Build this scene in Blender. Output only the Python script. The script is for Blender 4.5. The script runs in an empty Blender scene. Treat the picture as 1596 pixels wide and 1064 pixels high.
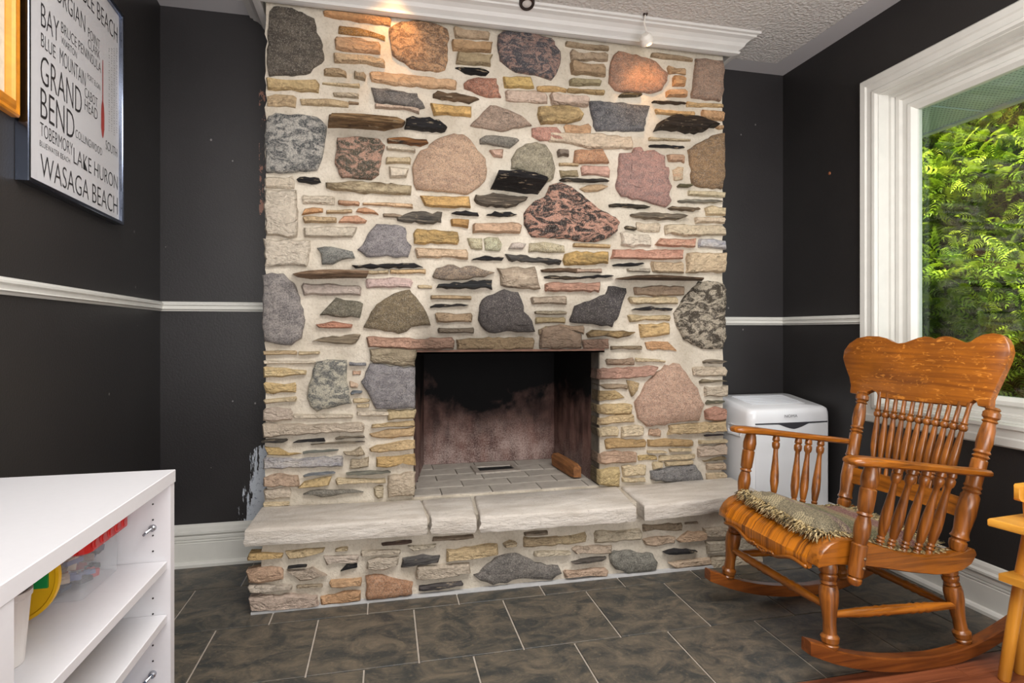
import bpy, math, random
import numpy as np
from mathutils import Vector, Matrix, noise as mnoise
random.seed(7)
C = bpy.context.scene.collection
SC = bpy.context.scene

# ------------------------------------------------------------------ camera
FPX, CXP, CYP, CAMH = 884.0, 798.0, 515.0, 1.03
TH = math.atan(198 / 884); CO, SI = math.cos(TH), math.sin(TH)
cam = bpy.data.cameras.new('camera'); camo = bpy.data.objects.new('camera', cam); C.objects.link(camo)
camo.location = (0, 0, CAMH); camo.rotation_euler = (math.pi / 2, 0, -TH)
cam.sensor_width = 36; cam.lens = FPX * 36 / 1596
cam.shift_y = -(532 - CYP) / 1596
cam.clip_start = 0.05
SC.camera = camo

# ------------------------------------------------------------------ world, sun, lights, exposure
w = bpy.data.worlds.new('world'); SC.world = w; w.use_nodes = True
wn = w.node_tree
sky = wn.nodes.new('ShaderNodeTexSky'); sky.sky_type = 'NISHITA'; sky.sun_disc = False
sky.sun_elevation = math.radians(48); sky.sun_rotation = math.radians(250); sky.air_density = 1.0; sky.dust_density = 2.5
wn.links.new(sky.outputs[0], wn.nodes['Background'].inputs[0]); wn.nodes['Background'].inputs[1].default_value = 0.30

def lamp(name, kind, loc, energy, col=(1, 1, 1), rot=(0, 0, 0), **kw):
    l = bpy.data.lights.new(name, kind); l.energy = energy; l.color = col
    for k, v in kw.items(): setattr(l, k, v)
    o = bpy.data.objects.new(name, l); C.objects.link(o); o.location = loc; o.rotation_euler = rot
    return o
def aim(o, target):
    d = Vector(target) - o.location
    o.rotation_euler = d.to_track_quat('-Z', 'Y').to_euler()
sun = lamp('sun', 'SUN', (-3, -2, 9), 15, (1.0, 0.95, 0.86), angle=math.radians(6)); aim(sun, (2.4, 1.6, 0))
a1 = lamp('rear_fill', 'AREA', (0.55, -2.45, 1.35), 70, (1.0, 0.975, 0.95), shape='RECTANGLE', size=2.8, size_y=1.8); aim(a1, (0.6, 2.6, 1.35))  # unseen panel added behind the camera, standing in for windows there
a4 = lamp('uplight_fill', 'AREA', (0.6, -0.9, 0.9), 56, (1.0, 0.98, 0.96), shape='RECTANGLE', size=2.2, size_y=2.0); aim(a4, (0.6, -0.5, 2.44))  # added mid-air panel facing up, brightens the ceiling
a2 = lamp('ceiling_light', 'AREA', (0.6, 0.75, 2.38), 44, (1.0, 0.98, 0.955), shape='RECTANGLE', size=2.0, size_y=0.9)
#a3 = lamp('window_daylight', 'AREA', (2.52, 1.35, 1.42), 34, (0.90, 0.96, 1.0), shape='RECTANGLE', size=1.3, size_y=1.15); aim(a3, (0.9, 1.7, 1.0))
WARM = (1.0, 0.52, 0.18)
s1 = lamp('spot_light_warm', 'SPOT', (1.14, 2.30, 2.29), 2.4, WARM, spot_size=math.radians(95), spot_blend=0.9, shadow_soft_size=0.02); aim(s1, (1.22, 2.50, 2.10))
s2 = lamp('spot_light_warm', 'SPOT', (0.05, 2.30, 2.38), 2.6, WARM, spot_size=math.radians(95), spot_blend=0.9, shadow_soft_size=0.02); aim(s2, (0.02, 2.48, 2.26))
SC.view_settings.view_transform = 'Standard'; SC.view_settings.look = 'None'
SC.view_settings.gamma = 1.0; SC.view_settings.use_curve_mapping = False
SC.view_settings.exposure = 0.46

# ------------------------------------------------------------------ pixel -> place helpers (photo is 1596 x 1064)
def onY(px, py, Y):
    t = (px - CXP) / FPX; k = Y / (CO - t * SI); return (t * CO + SI) * k, CAMH - (py - CYP) / FPX * k
def onX(px, py, X):
    t = (px - CXP) / FPX; k = X / (t * CO + SI); return (CO - t * SI) * k, CAMH - (py - CYP) / FPX * k
def onZ(px, py, Z):
    t = (px - CXP) / FPX; k = (CAMH - Z) * FPX / (py - CYP); return (t * CO + SI) * k, (CO - t * SI) * k
def ray(px, py, P, N):
    t = (px - CXP) / FPX
    d = Vector((t * CO + SI, CO - t * SI, -(py - CYP) / FPX)); o = Vector((0, 0, CAMH))
    return o + d * ((Vector(P) - o).dot(Vector(N)) / d.dot(Vector(N)))

# ------------------------------------------------------------------ object helpers
ORG = {}
def lin(c):
    return tuple(((x / 255) / 12.92 if x / 255 <= 0.04045 else ((x / 255 + 0.055) / 1.055) ** 2.4) for x in c)
def tag(o, label=None, cat=None, group=None, kind=None):
    if label: o['label'] = label
    if cat: o['category'] = cat
    if group: o['group'] = group
    if kind: o['kind'] = kind
    return o
def empty(name, loc, rz=0, parent=None):
    o = bpy.data.objects.new(name, None); C.objects.link(o); o.location = loc; o.rotation_euler = (0, 0, rz)
    o.empty_display_size = 0.1
    ORG[o] = Vector(loc)
    if parent: o.parent = parent; o.location = Vector(loc) - ORG[parent]
    return o
def obj(name, verts, faces, mat, parent=None, smooth=False, loc=None, local=False, kind=None):
    """one mesh object. verts in world space unless local (then in the parent's space)"""
    if loc is None:
        v = np.array([tuple(p) for p in verts], dtype=float); c = (v.min(0) + v.max(0)) / 2; c[2] = v[:, 2].min()
        loc = Vector(c)
    loc = Vector(loc)
    me = bpy.data.meshes.new(name)
    me.from_pydata([tuple(Vector(p) - loc) for p in verts], [], faces)
    if smooth: me.shade_smooth()
    me.materials.append(mat)
    o = bpy.data.objects.new(name, me); C.objects.link(o)
    if local: o.location = loc; o.parent = parent
    else:
        ORG[o] = loc
        if parent: o.parent = parent; o.location = loc - ORG[parent]
        else: o.location = loc
    if kind: o['kind'] = kind
    return o

class MB:
    def __init__(s): s.v = []; s.f = []
    def add(s, v, f):
        n = len(s.v); s.v += [tuple(p) for p in v]; s.f += [tuple(i + n for i in q) for q in f]; return s
    def box(s, x0, x1, y0, y1, z0, z1):
        v = [(x, y, z) for x in (x0, x1) for y in (y0, y1) for z in (z0, z1)]
        return s.add(v, [(0, 1, 3, 2), (4, 6, 7, 5), (0, 4, 5, 1), (2, 3, 7, 6), (0, 2, 6, 4), (1, 5, 7, 3)])
    def prism(s, poly, vec):
        n = len(poly); v = [Vector(p) for p in poly] + [Vector(p) + Vector(vec) for p in poly]
        f = [tuple(range(n))[::-1], tuple(range(n, 2 * n))] + [(i, (i + 1) % n, n + (i + 1) % n, n + i) for i in range(n)]
        return s.add(v, f)
    def loft(s, rings, cap=True, closed=True):
        n = len(rings[0]); v = [p for r in rings for p in r]; f = []
        for k in range(len(rings) - 1):
            for i in range(n if closed else n - 1):
                j = (i + 1) % n; f.append((k * n + i, k * n + j, (k + 1) * n + j, (k + 1) * n + i))
        if cap: f += [tuple(range(n))[::-1], tuple(range((len(rings) - 1) * n, len(rings) * n))]
        return s.add(v, f)
    def tube(s, pts, rad, seg=8, cap=True):
        pts = [Vector(p) for p in pts]
        if not hasattr(rad, '__len__'): rad = [rad] * len(pts)
        rings = []; up = None
        for i, p in enumerate(pts):
            d = (pts[min(i + 1, len(pts) - 1)] - pts[max(i - 1, 0)]).normalized()
            if up is None: up = Vector((0, 0, 1)) if abs(d.z) < .9 else Vector((1, 0, 0))
            a = d.cross(up).normalized(); b = a.cross(d)
            rings.append([p + (a * math.cos(q) + b * math.sin(q)) * rad[i] for q in [2 * math.pi * k / seg for k in range(seg)]])
        return s.loft(rings, cap)
    def turned(s, p0, p1, prof, seg=14):
        """prof: list of (t, radius) along p0->p1"""
        p0 = Vector(p0); p1 = Vector(p1); d = (p1 - p0)
        dn = d.normalized(); up = Vector((0, 1, 0)) if abs(dn.y) < .9 else Vector((1, 0, 0))
        a = dn.cross(up).normalized(); b = a.cross(dn)
        return s.loft([[p0 + d * t + (a * math.cos(q) + b * math.sin(q)) * r for q in [2 * math.pi * k / seg for k in range(seg)]] for t, r in prof])
    def rbox(s, x0, x1, y0, y1, z0, z1, r=.01, n=3):
        """box with rounded vertical edges and softened top"""
        def ring(z, ins):
            pts = []
            rr = max(r - ins * .3, .001)
            for cx, cy, a0 in ((x1 - rr - ins, y1 - rr - ins, 0), (x0 + rr + ins, y1 - rr - ins, 90), (x0 + rr + ins, y0 + rr + ins, 180), (x1 - rr - ins, y0 + rr + ins, 270)):
                for k in range(n + 1):
                    a = math.radians(a0 + 90 * k / n); pts.append((cx + rr * math.cos(a), cy + rr * math.sin(a), z))
            return pts
        e = min(r, (z1 - z0) * .45)
        return s.loft([ring(z0, e * .5), ring(z0 + e * .3, 0.0), ring(z1 - e, 0), ring(z1 - e * .3, e * .3), ring(z1, e)])
    def build(s, name, mat, parent=None, **kw):
        return obj(name, s.v, s.f, mat, parent, **kw)

# ------------------------------------------------------------------ materials
def newmat(name):
    m = bpy.data.materials.new(name); m.use_nodes = True
    return m, m.node_tree, m.node_tree.nodes['Principled BSDF']
def nd(nt, kind, ins=None, **kw):
    n = nt.nodes.new('ShaderNode' + kind)
    for k, v in kw.items(): setattr(n, k, v)
    for k, v in (ins or {}).items():
        s = n.inputs[k]
        if isinstance(v, bpy.types.NodeSocket): nt.links.new(v, s)
        else: s.default_value = v
    return n
def mth(nt, op, a, b=0.0, c=None, clamp=False):
    n = nt.nodes.new('ShaderNodeMath'); n.operation = op; n.use_clamp = clamp
    for i, v in enumerate((a, b) + ((c,) if c is not None else ())):
        if isinstance(v, bpy.types.NodeSocket): nt.links.new(v, n.inputs[i])
        else: n.inputs[i].default_value = v
    return n.outputs[0]
def mix(nt, fac, a, b, blend='MIX'):
    n = nt.nodes.new('ShaderNodeMix'); n.data_type = 'RGBA'; n.blend_type = blend
    for s, v in ((n.inputs[0], fac), (n.inputs[6], a), (n.inputs[7], b)):
        if isinstance(v, bpy.types.NodeSocket): nt.links.new(v, s)
        else: s.default_value = v if not isinstance(v, tuple) or len(v) == 4 else (*v, 1)
    return n.outputs[2]
def ramp(nt, fac, stops):
    n = nt.nodes.new('ShaderNodeValToRGB'); nt.links.new(fac, n.inputs[0]); e = n.color_ramp.elements
    while len(e) < len(stops): e.new(0.5)
    for k, (p, c) in enumerate(stops):
        e[k].position = p; e[k].color = (c, c, c, 1) if not isinstance(c, tuple) else (*c[:3], 1)
    return n.outputs[0]
def bump(nt, bs, h, dist, strength=1.0):
    b = nd(nt, 'Bump', {'Height': h, 'Distance': dist, 'Strength': strength}); nt.links.new(b.outputs[0], bs.inputs['Normal']); return b
def coords(nt, kind='Object', scale=(1, 1, 1)):
    if kind == 'World': src = nd(nt, 'NewGeometry').outputs['Position']
    else: src = nd(nt, 'TexCoord').outputs[kind]
    return nd(nt, 'Mapping', {'Vector': src, 'Scale': scale}).outputs[0]
def noise(nt, vec, scale, detail=4, rough=.55, dist=0):
    return nd(nt, 'TexNoise', {'Vector': vec, 'Scale': scale, 'Detail': detail, 'Roughness': rough, 'Distortion': dist}).outputs[0]
def plain(name, col, rough=.5, metal=0, spec=.5, nz=0.0, nscale=30, bmp=0.0, coat=0):
    m, nt, b = newmat(name); c = lin(col)
    b.inputs['Base Color'].default_value = (*c, 1); b.inputs['Roughness'].default_value = rough; b.inputs['Metallic'].default_value = metal
    b.inputs['Specular IOR Level'].default_value = spec; b.inputs['Coat Weight'].default_value = coat
    if nz or bmp:
        n = noise(nt, coords(nt), nscale, 5)
        if nz:
            k = mix(nt, ramp(nt, n, [(.3, 0.0), (.7, 1.0)]), tuple(x * (1 - nz) for x in c), tuple(min(1, x * (1 + nz)) for x in c)); nt.links.new(k, b.inputs['Base Color'])
        if bmp: bump(nt, b, n, bmp)
    return m

def soot(nt, col, pos):
    """smoke stain left on the stones over and beside the fire opening"""
    sp = nd(nt, 'SeparateXYZ', {'Vector': pos})
    dx = mth(nt, 'SUBTRACT', mth(nt, 'ABSOLUTE', mth(nt, 'SUBTRACT', sp.outputs[0], .58)), .40)
    dx = mth(nt, 'MAXIMUM', dx, 0.0)
    dz = mth(nt, 'MAXIMUM', mth(nt, 'SUBTRACT', sp.outputs[2], .97), 0.0)
    below = mth(nt, 'MAXIMUM', mth(nt, 'MULTIPLY', mth(nt, 'SUBTRACT', .93, sp.outputs[2]), .45), 0.0)
    d = mth(nt, 'ADD', mth(nt, 'MULTIPLY', dx, 3.2), mth(nt, 'ADD', dz, below))
    n = noise(nt, pos, 9, 4)
    f = mth(nt, 'SUBTRACT', mth(nt, 'ADD', .62, mth(nt, 'MULTIPLY', n, .5)), mth(nt, 'MULTIPLY', d, 2.9), clamp=True)
    f = mth(nt, 'MULTIPLY', f, .68)
    ins = mth(nt, 'MULTIPLY', mth(nt, 'SUBTRACT', sp.outputs[1], 2.482), 60.0, clamp=True)
    ins = mth(nt, 'MULTIPLY', mth(nt, 'MULTIPLY', ins, mth(nt, 'LESS_THAN', dx, .08)), mth(nt, 'ADD', .55, mth(nt, 'MULTIPLY', n, .6)), clamp=True)
    f = mth(nt, 'MAXIMUM', f, ins)
    return mix(nt, f, col, (.035, .027, .02, 1))

def stone_mat(name, kind):
    m, nt, b = newmat(name)
    oi = nd(nt, 'ObjectInfo'); c2 = nd(nt, 'Attribute', attribute_type='OBJECT', attribute_name='c2').outputs['Color']
    pos = nd(nt, 'NewGeometry').outputs['Position']
    off = nd(nt, 'VectorMath', {0: pos}, operation='ADD'); rnd = mth(nt, 'MULTIPLY', oi.outputs['Random'], 37.0)
    cb = nd(nt, 'CombineXYZ', {0: rnd, 1: rnd, 2: rnd}); nt.links.new(cb.outputs[0], off.inputs[1]); P = off.outputs[0]
    c1 = oi.outputs['Color']
    if kind == 'granite':
        bl = nd(nt, 'Attribute', attribute_type='OBJECT', attribute_name='blotch').outputs['Fac']
        big = ramp(nt, noise(nt, nd(nt, 'Mapping', {'Vector': P, 'Rotation': (0, .5, 0), 'Scale': (1, 1, 1.7)}).outputs[0], 17, 7, .66, 1.4), [(.44, 0.0), (.56, 1.0)])
        sp = noise(nt, P, 185, 6, .92); spk = ramp(nt, sp, [(.42, 0.0), (.56, 1.0)])
        col = mix(nt, mth(nt, 'ADD', mth(nt, 'MULTIPLY', big, bl), mth(nt, 'MULTIPLY', spk, .50), clamp=True), c1, c2)
        v = nd(nt, 'TexVoronoi', {'Vector': P, 'Scale': 330.0}).outputs['Color']
        vs = nd(nt, 'SeparateColor', {'Color': v})
        col = mix(nt, mth(nt, 'MULTIPLY', mth(nt, 'GREATER_THAN', vs.outputs[0], .86), .30), col, (.66, .60, .52, 1))
        col = mix(nt, mth(nt, 'MULTIPLY', mth(nt, 'GREATER_THAN', vs.outputs[1], .86), .4), col, (.04, .036, .034, 1))
        h = mth(nt, 'ADD', mth(nt, 'MULTIPLY', noise(nt, P, 22, 5, .6), 1.0), mth(nt, 'MULTIPLY', sp, .55)); bd = .014; rg = .8
    elif kind == 'slate':
        mp = nd(nt, 'Mapping', {'Vector': P, 'Scale': (6, 14, 60), 'Rotation': (0, .06, 0)}).outputs[0]
        st = noise(nt, mp, 1.7, 6, .65, .6); k = ramp(nt, st, [(.36, 0.0), (.64, 1.0)])
        col = mix(nt, k, c1, c2); h = st; bd = .022; rg = .62
        pt = ramp(nt, noise(nt, nd(nt, 'Mapping', {'Vector': P, 'Scale': (18, 20, 90)}).outputs[0], 1.3, 3), [(.62, 0.0), (.68, 1.0)])
        col = mix(nt, mth(nt, 'MULTIPLY', pt, .6), col, (.50, .40, .28, 1))
    else:
        mp = nd(nt, 'Mapping', {'Vector': P, 'Scale': (8, 12, 20), 'Rotation': (0, .08, 0)}).outputs[0]
        st = noise(nt, mp, 1.5, 7, .66, .3); k = ramp(nt, st, [(.34, 0.0), (.66, 1.0)])
        col = mix(nt, k, c1, c2)
        f = noise(nt, P, 70, 4, .7)
        ck = mth(nt, 'ABSOLUTE', mth(nt, 'SUBTRACT', noise(nt, nd(nt, 'Mapping', {'Vector': P, 'Scale': (7, 8, 14), 'Rotation': (0, -.12, 0)}).outputs[0], 1.2, 4, .6, .3), .5))
        ca = nd(nt, 'Attribute', attribute_type='OBJECT', attribute_name='cracks').outputs['Fac']
        col = mix(nt, mth(nt, 'MULTIPLY', ramp(nt, ck, [(.0, 1.0), (.012, 0.0)]), ca), col, (.09, .06, .04, 1))
        col = mix(nt, ramp(nt, f, [(.3, .34), (.6, 0.0)]), col, (.10, .07, .045, 1))
        h = mth(nt, 'ADD', mth(nt, 'ADD', st, mth(nt, 'MINIMUM', mth(nt, 'MULTIPLY', ck, 7.0), .4)), mth(nt, 'MULTIPLY', noise(nt, P, 55, 6, .7), 1.1)); bd = .011; rg = .85
    nt.links.new(soot(nt, col, pos), b.inputs['Base Color']); b.inputs['Roughness'].default_value = rg
    b.inputs['Specular IOR Level'].default_value = .3
    bump(nt, b, h, bd)
    return m
M = {}
M['granite'] = stone_mat('granite', 'granite'); M['slate'] = stone_mat('slate', 'slate'); M['sandstone'] = stone_mat('sandstone', 'sand')
# mortar
m, nt, b = newmat('mortar'); pos = nd(nt, 'NewGeometry').outputs['Position']
n1 = noise(nt, pos, 7, 5); n2 = noise(nt, pos, 90, 4, .7)
col = mix(nt, ramp(nt, n1, [(.35, 0.0), (.65, 1.0)]), lin((182, 172, 156)) + (1,), lin((206, 197, 182)) + (1,))
col = mix(nt, ramp(nt, n2, [(.35, .22), (.5, 0.0)]), col, (.22, .17, .12, 1))
nt.links.new(soot(nt, col, pos), b.inputs['Base Color']); b.inputs['Roughness'].default_value = .93
bump(nt, b, mth(nt, 'ADD', noise(nt, pos, 14, 4), mth(nt, 'MULTIPLY', n2, .25)), .012); M['mortar'] = m

# wall paint, with the smears and chips beside the stonework
def wall_paint(name, base, back=False):
    m, nt, b = newmat(name); pos = nd(nt, 'NewGeometry').outputs['Position']
    n = noise(nt, pos, 3, 3); col = mix(nt, ramp(nt, n, [(.3, 0.0), (.7, 1.0)]), tuple(x * .9 for x in lin(base)) + (1,), tuple(x * 1.1 for x in lin(base)) + (1,))
    v = nd(nt, 'TexVoronoi', {'Vector': nd(nt, 'Mapping', {'Vector': pos, 'Scale': (1, 1, .8)}).outputs[0], 'Scale': 11.0, 'Randomness': 1.0})
    sp = mth(nt, 'LESS_THAN', v.outputs['Distance'], .045)
    rn = nd(nt, 'SeparateColor', {'Color': v.outputs['Color']}).outputs[0]
    sp = mth(nt, 'MULTIPLY', sp, mth(nt, 'GREATER_THAN', rn, .70))
    col = mix(nt, mth(nt, 'MULTIPLY', sp, .5), col, (.35, .33, .32, 1))
    if back:
        s = nd(nt, 'SeparateXYZ', {'Vector': pos})
        st = noise(nt, nd(nt, 'Mapping', {'Vector': pos, 'Scale': (60, 1, 9)}).outputs[0], 1.0, 4, .7)
        edge = mth(nt, 'ADD', mth(nt, 'MULTIPLY', mth(nt, 'ADD', s.outputs[0], .64), 22.0), mth(nt, 'MULTIPLY', mth(nt, 'SUBTRACT', .20, s.outputs[2]), 4.4))
        f = mth(nt, 'ADD', edge, mth(nt, 'MULTIPLY', mth(nt, 'SUBTRACT', st, .5), 4.0))
        top = mth(nt, 'LESS_THAN', mth(nt, 'ADD', s.outputs[2], mth(nt, 'MULTIPLY', st, .10)), .56)
        f = mth(nt, 'MULTIPLY', mth(nt, 'GREATER_THAN', f, .45), top)
        f = mth(nt, 'MULTIPLY', f, mth(nt, 'LESS_THAN', s.outputs[0], -.3))
        gr = ramp(nt, noise(nt, pos, 60, 3, .8), [(.30, 0.0), (.44, 1.0)])
        col = mix(nt, f, col, mix(nt, gr, lin((110, 122, 145)) + (1,), lin((205, 212, 222)) + (1,)))
        ch = noise(nt, nd(nt, 'Mapping', {'Vector': pos, 'Scale': (30, 1, 12)}).outputs[0], 1.6, 5, .75)
        near = mth(nt, 'MULTIPLY', mth(nt, 'GREATER_THAN', s.outputs[0], -.552), mth(nt, 'LESS_THAN', s.outputs[0], -.3))
        band = mth(nt, 'MULTIPLY', mth(nt, 'GREATER_THAN', s.outputs[2], 1.55), mth(nt, 'LESS_THAN', s.outputs[2], 2.12))
        f2 = mth(nt, 'MULTIPLY', mth(nt, 'MULTIPLY', near, band), mth(nt, 'GREATER_THAN', ch, .56))
        col = mix(nt, f2, col, lin((150, 108, 92)) + (1,))
    nt.links.new(col, b.inputs['Base Color']); b.inputs['Roughness'].default_value = .42; b.inputs['Specular IOR Level'].default_value = .45
    bump(nt, b, noise(nt, pos, 160, 3), .0006)
    return m
M['wall'] = wall_paint('wall_paint', (40, 38, 38)); M['wall_back'] = wall_paint('wall_paint_back', (42, 40, 41), True)
# ceiling: textured field, flat border
m, nt, b = newmat('ceiling_texture'); pos = nd(nt, 'NewGeometry').outputs['Position']; s = nd(nt, 'SeparateXYZ', {'Vector': pos})
f = mth(nt, 'MULTIPLY', mth(nt, 'LESS_THAN', s.outputs[0], 2.02), mth(nt, 'LESS_THAN', s.outputs[1], 2.62))
f = mth(nt, 'MULTIPLY', f, mth(nt, 'GREATER_THAN', s.outputs[0], -.74))
col = mix(nt, f, lin((186, 185, 188)) + (1,), lin((214, 211, 208)) + (1,)); nt.links.new(col, b.inputs['Base Color']); b.inputs['Roughness'].default_value = .9
vn = nd(nt, 'TexVoronoi', {'Vector': pos, 'Scale': 75.0}).outputs['Distance']
bump(nt, b, mth(nt, 'MULTIPLY', mth(nt, 'ADD', vn, noise(nt, pos, 110, 3, .7)), f), .006); M['ceiling'] = m
M['trim'] = plain('white_trim', (214, 213, 207), .35, nz=.04, nscale=14)
M['crown'] = plain('crown_paint', (206, 204, 201), .45, nz=.03, nscale=9)
M['laminate'] = plain('white_laminate', (206, 205, 208), .4, nz=.012, nscale=90)
M['grout'] = plain('grout', (178, 168, 156), .9, nz=.12, nscale=60, bmp=.001)
# tiles
m, nt, b = newmat('slate_tile'); oi = nd(nt, 'ObjectInfo'); pos = nd(nt, 'NewGeometry').outputs['Position']
r = mth(nt, 'MULTIPLY', oi.outputs['Random'], 50.0); cb = nd(nt, 'CombineXYZ', {0: r, 1: r, 2: 0.0})
off = nd(nt, 'VectorMath', {0: pos, 1: cb.outputs[0]}, operation='ADD').outputs[0]
n1 = noise(nt, nd(nt, 'Mapping', {'Vector': off, 'Scale': (1, 1.5, 1), 'Rotation': (0, 0, .6)}).outputs[0], 9, 8, .68, .8); n2 = noise(nt, off, 60, 5, .7)
col = mix(nt, ramp(nt, n1, [(.40, 0.0), (.66, 1.0)]), lin((60, 61, 59)) + (1,), lin((110, 100, 86)) + (1,))
col = mix(nt, ramp(nt, n2, [(.55, 0.0), (.75, .5)]), col, lin((140, 124, 102)) + (1,))
nt.links.new(col, b.inputs['Base Color']); b.inputs['Roughness'].default_value = .42; b.inputs['Specular IOR Level'].default_value = .4
bump(nt, b, mth(nt, 'ADD', n1, mth(nt, 'MULTIPLY', n2, .3)), .0025); M['tile'] = m

def wood(name, dark, light, axis, fleck=0.0, rough=.3, sc=1.0, coat=.3):
    m, nt, b = newmat(name)
    s = [55 * sc] * 3; s['xyz'.index(axis)] = 3.0 * sc
    P = nd(nt, 'TexCoord').outputs['Object']
    oi = nd(nt, 'ObjectInfo'); r = mth(nt, 'MULTIPLY', oi.outputs['Random'], 9.0); cb = nd(nt, 'CombineXYZ', {0: r, 1: r, 2: r})
    P = nd(nt, 'VectorMath', {0: P, 1: cb.outputs[0]}, operation='ADD').outputs[0]
    mp = nd(nt, 'Mapping', {'Vector': P, 'Scale': tuple(s)}).outputs[0]
    n1 = noise(nt, mp, 1.0, 7, .62, .7); n2 = noise(nt, P, 7 * sc, 3)
    col = mix(nt, ramp(nt, n1, [(.30, 0.0), (.62, 1.0)]), lin(dark) + (1,), lin(light) + (1,))
    col = mix(nt, ramp(nt, n2, [(.35, .35), (.6, 0.0)]), col, tuple(x * .55 for x in lin(dark)) + (1,))
    if fleck:
        s2 = [46] * 3; s2['xyz'.index(axis)] = 15
        mp2 = nd(nt, 'Mapping', {'Vector': P, 'Scale': tuple(s2), 'Rotation': (.35, .1, 0)}).outputs[0]
        n3 = noise(nt, mp2, 1.6, 2, .5, 1.6)
        col = mix(nt, mth(nt, 'MULTIPLY', ramp(nt, n3, [(.60, 0.0), (.68, 1.0)]), fleck), col, lin((232, 152, 62)) + (1,))
    nt.links.new(col, b.inputs['Base Color']); b.inputs['Roughness'].default_value = rough; b.inputs['Coat Weight'].default_value = coat
    b.inputs['Coat Roughness'].default_value = .22
    bump(nt, b, n1, .0006)
    return m
OD, OL = (98, 52, 12), (176, 104, 27)
M['oak_x'] = wood('oak_grain_x', OD, OL, 'x'); M['oak_y'] = wood('oak_grain_y', OD, OL, 'y'); M['oak_z'] = wood('oak_grain_z', (84, 44, 15), (162, 96, 33), 'z')
M['oak_crest'] = wood('quartered_oak', (118, 61, 11), (176, 102, 24), 'y', fleck=.55)
M['oak_rocker'] = wood('oak_rocker', (84, 40, 14), (140, 78, 30), 'x')
M['pine'] = wood('yellow_pine', (198, 128, 38), (228, 160, 58), 'z', sc=.5)
M['pine_x'] = wood('yellow_pine_flat', (204, 136, 42), (232, 168, 66), 'y', sc=.5)
M['plank'] = wood('red_brown_plank', (92, 46, 28), (146, 84, 54), 'x', rough=.32, sc=.8)
M['scrap_wood'] = wood('scrap_wood', (96, 60, 32), (164, 108, 60), 'y', rough=.8, coat=0)
m, nt, b = newmat('seat_veneer'); P = nd(nt, 'TexCoord').outputs['Object']
mp = nd(nt, 'Mapping', {'Vector': P, 'Scale': (2.0, 85, 2.0)}).outputs[0]; n1 = noise(nt, mp, 1.0, 5, .6, .5)
col = mix(nt, ramp(nt, n1, [(.36, 0.0), (.56, 1.0)]), lin((112, 60, 10)) + (1,), lin((200, 118, 22)) + (1,))
nt.links.new(col, b.inputs['Base Color']); b.inputs['Roughness'].default_value = .3; b.inputs['Coat Weight'].default_value = .3
bump(nt, b, n1, .0015); M['veneer'] = m

# ------------------------------------------------------------------ the setting
YB, XR, ZC = 2.735, 2.149, 2.44            # back wall, right wall, ceiling
XLc = -0.952                               # left back corner
def XLw(y): return -0.780 - 0.063 * y * (XLc + .780) / (-.063 * 2.735)
YF, BL, BR = 2.48, -0.487, 1.622           # stone breast face, left and right edges
YH = 2.235                                 # face of the raised hearth base
REAR = -2.6
# back wall: a strip each side of the breast
mb = MB(); mb.box(XLc - .02, BL + .03, YB, YB + .08, 0, ZC); mb.box(BR - .03, XR + .02, YB, YB + .08, 0, ZC)
tag(mb.build('wall_back', M['wall_back']), kind='structure')
v = [(XLw(YB), YB, 0), (XLw(REAR), REAR, 0), (XLw(REAR) - .1, REAR, 0), (XLw(YB) - .1, YB + .08, 0)]
tag(MB().prism(v, (0, 0, ZC)).build('wall_left', M['wall']), kind='structure')
# right wall with window hole (y WY0..WY1, z WZ0..WZ1)
WY1, WY0, WZ0, WZ1 = 2.112, 0.62, .70, 2.085
mb = MB(); T = .12
mb.box(XR, XR + T, WY1, YB + .08, 0, ZC); mb.box(XR, XR + T, REAR, WY0, 0, ZC); mb.box(XR, XR + T, WY0, WY1, 0, WZ0); mb.box(XR, XR + T, WY0, WY1, WZ1, ZC)
tag(mb.build('wall_right', M['wall']), kind='structure')
tag(MB().box(-1.2, XR + T, REAR - .1, REAR, 0, ZC).build('wall_rear', M['wall']), kind='structure')
tag(MB().box(-1.2, XR + .12, REAR - .1, YB + .5, ZC, ZC + .12).build('ceiling', M['ceiling']), kind='structure')
floor = tag(MB().box(-1.2, XR, REAR - .1, YB + .08, -.08, -.004).build('floor', M['grout']), kind='structure')

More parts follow.
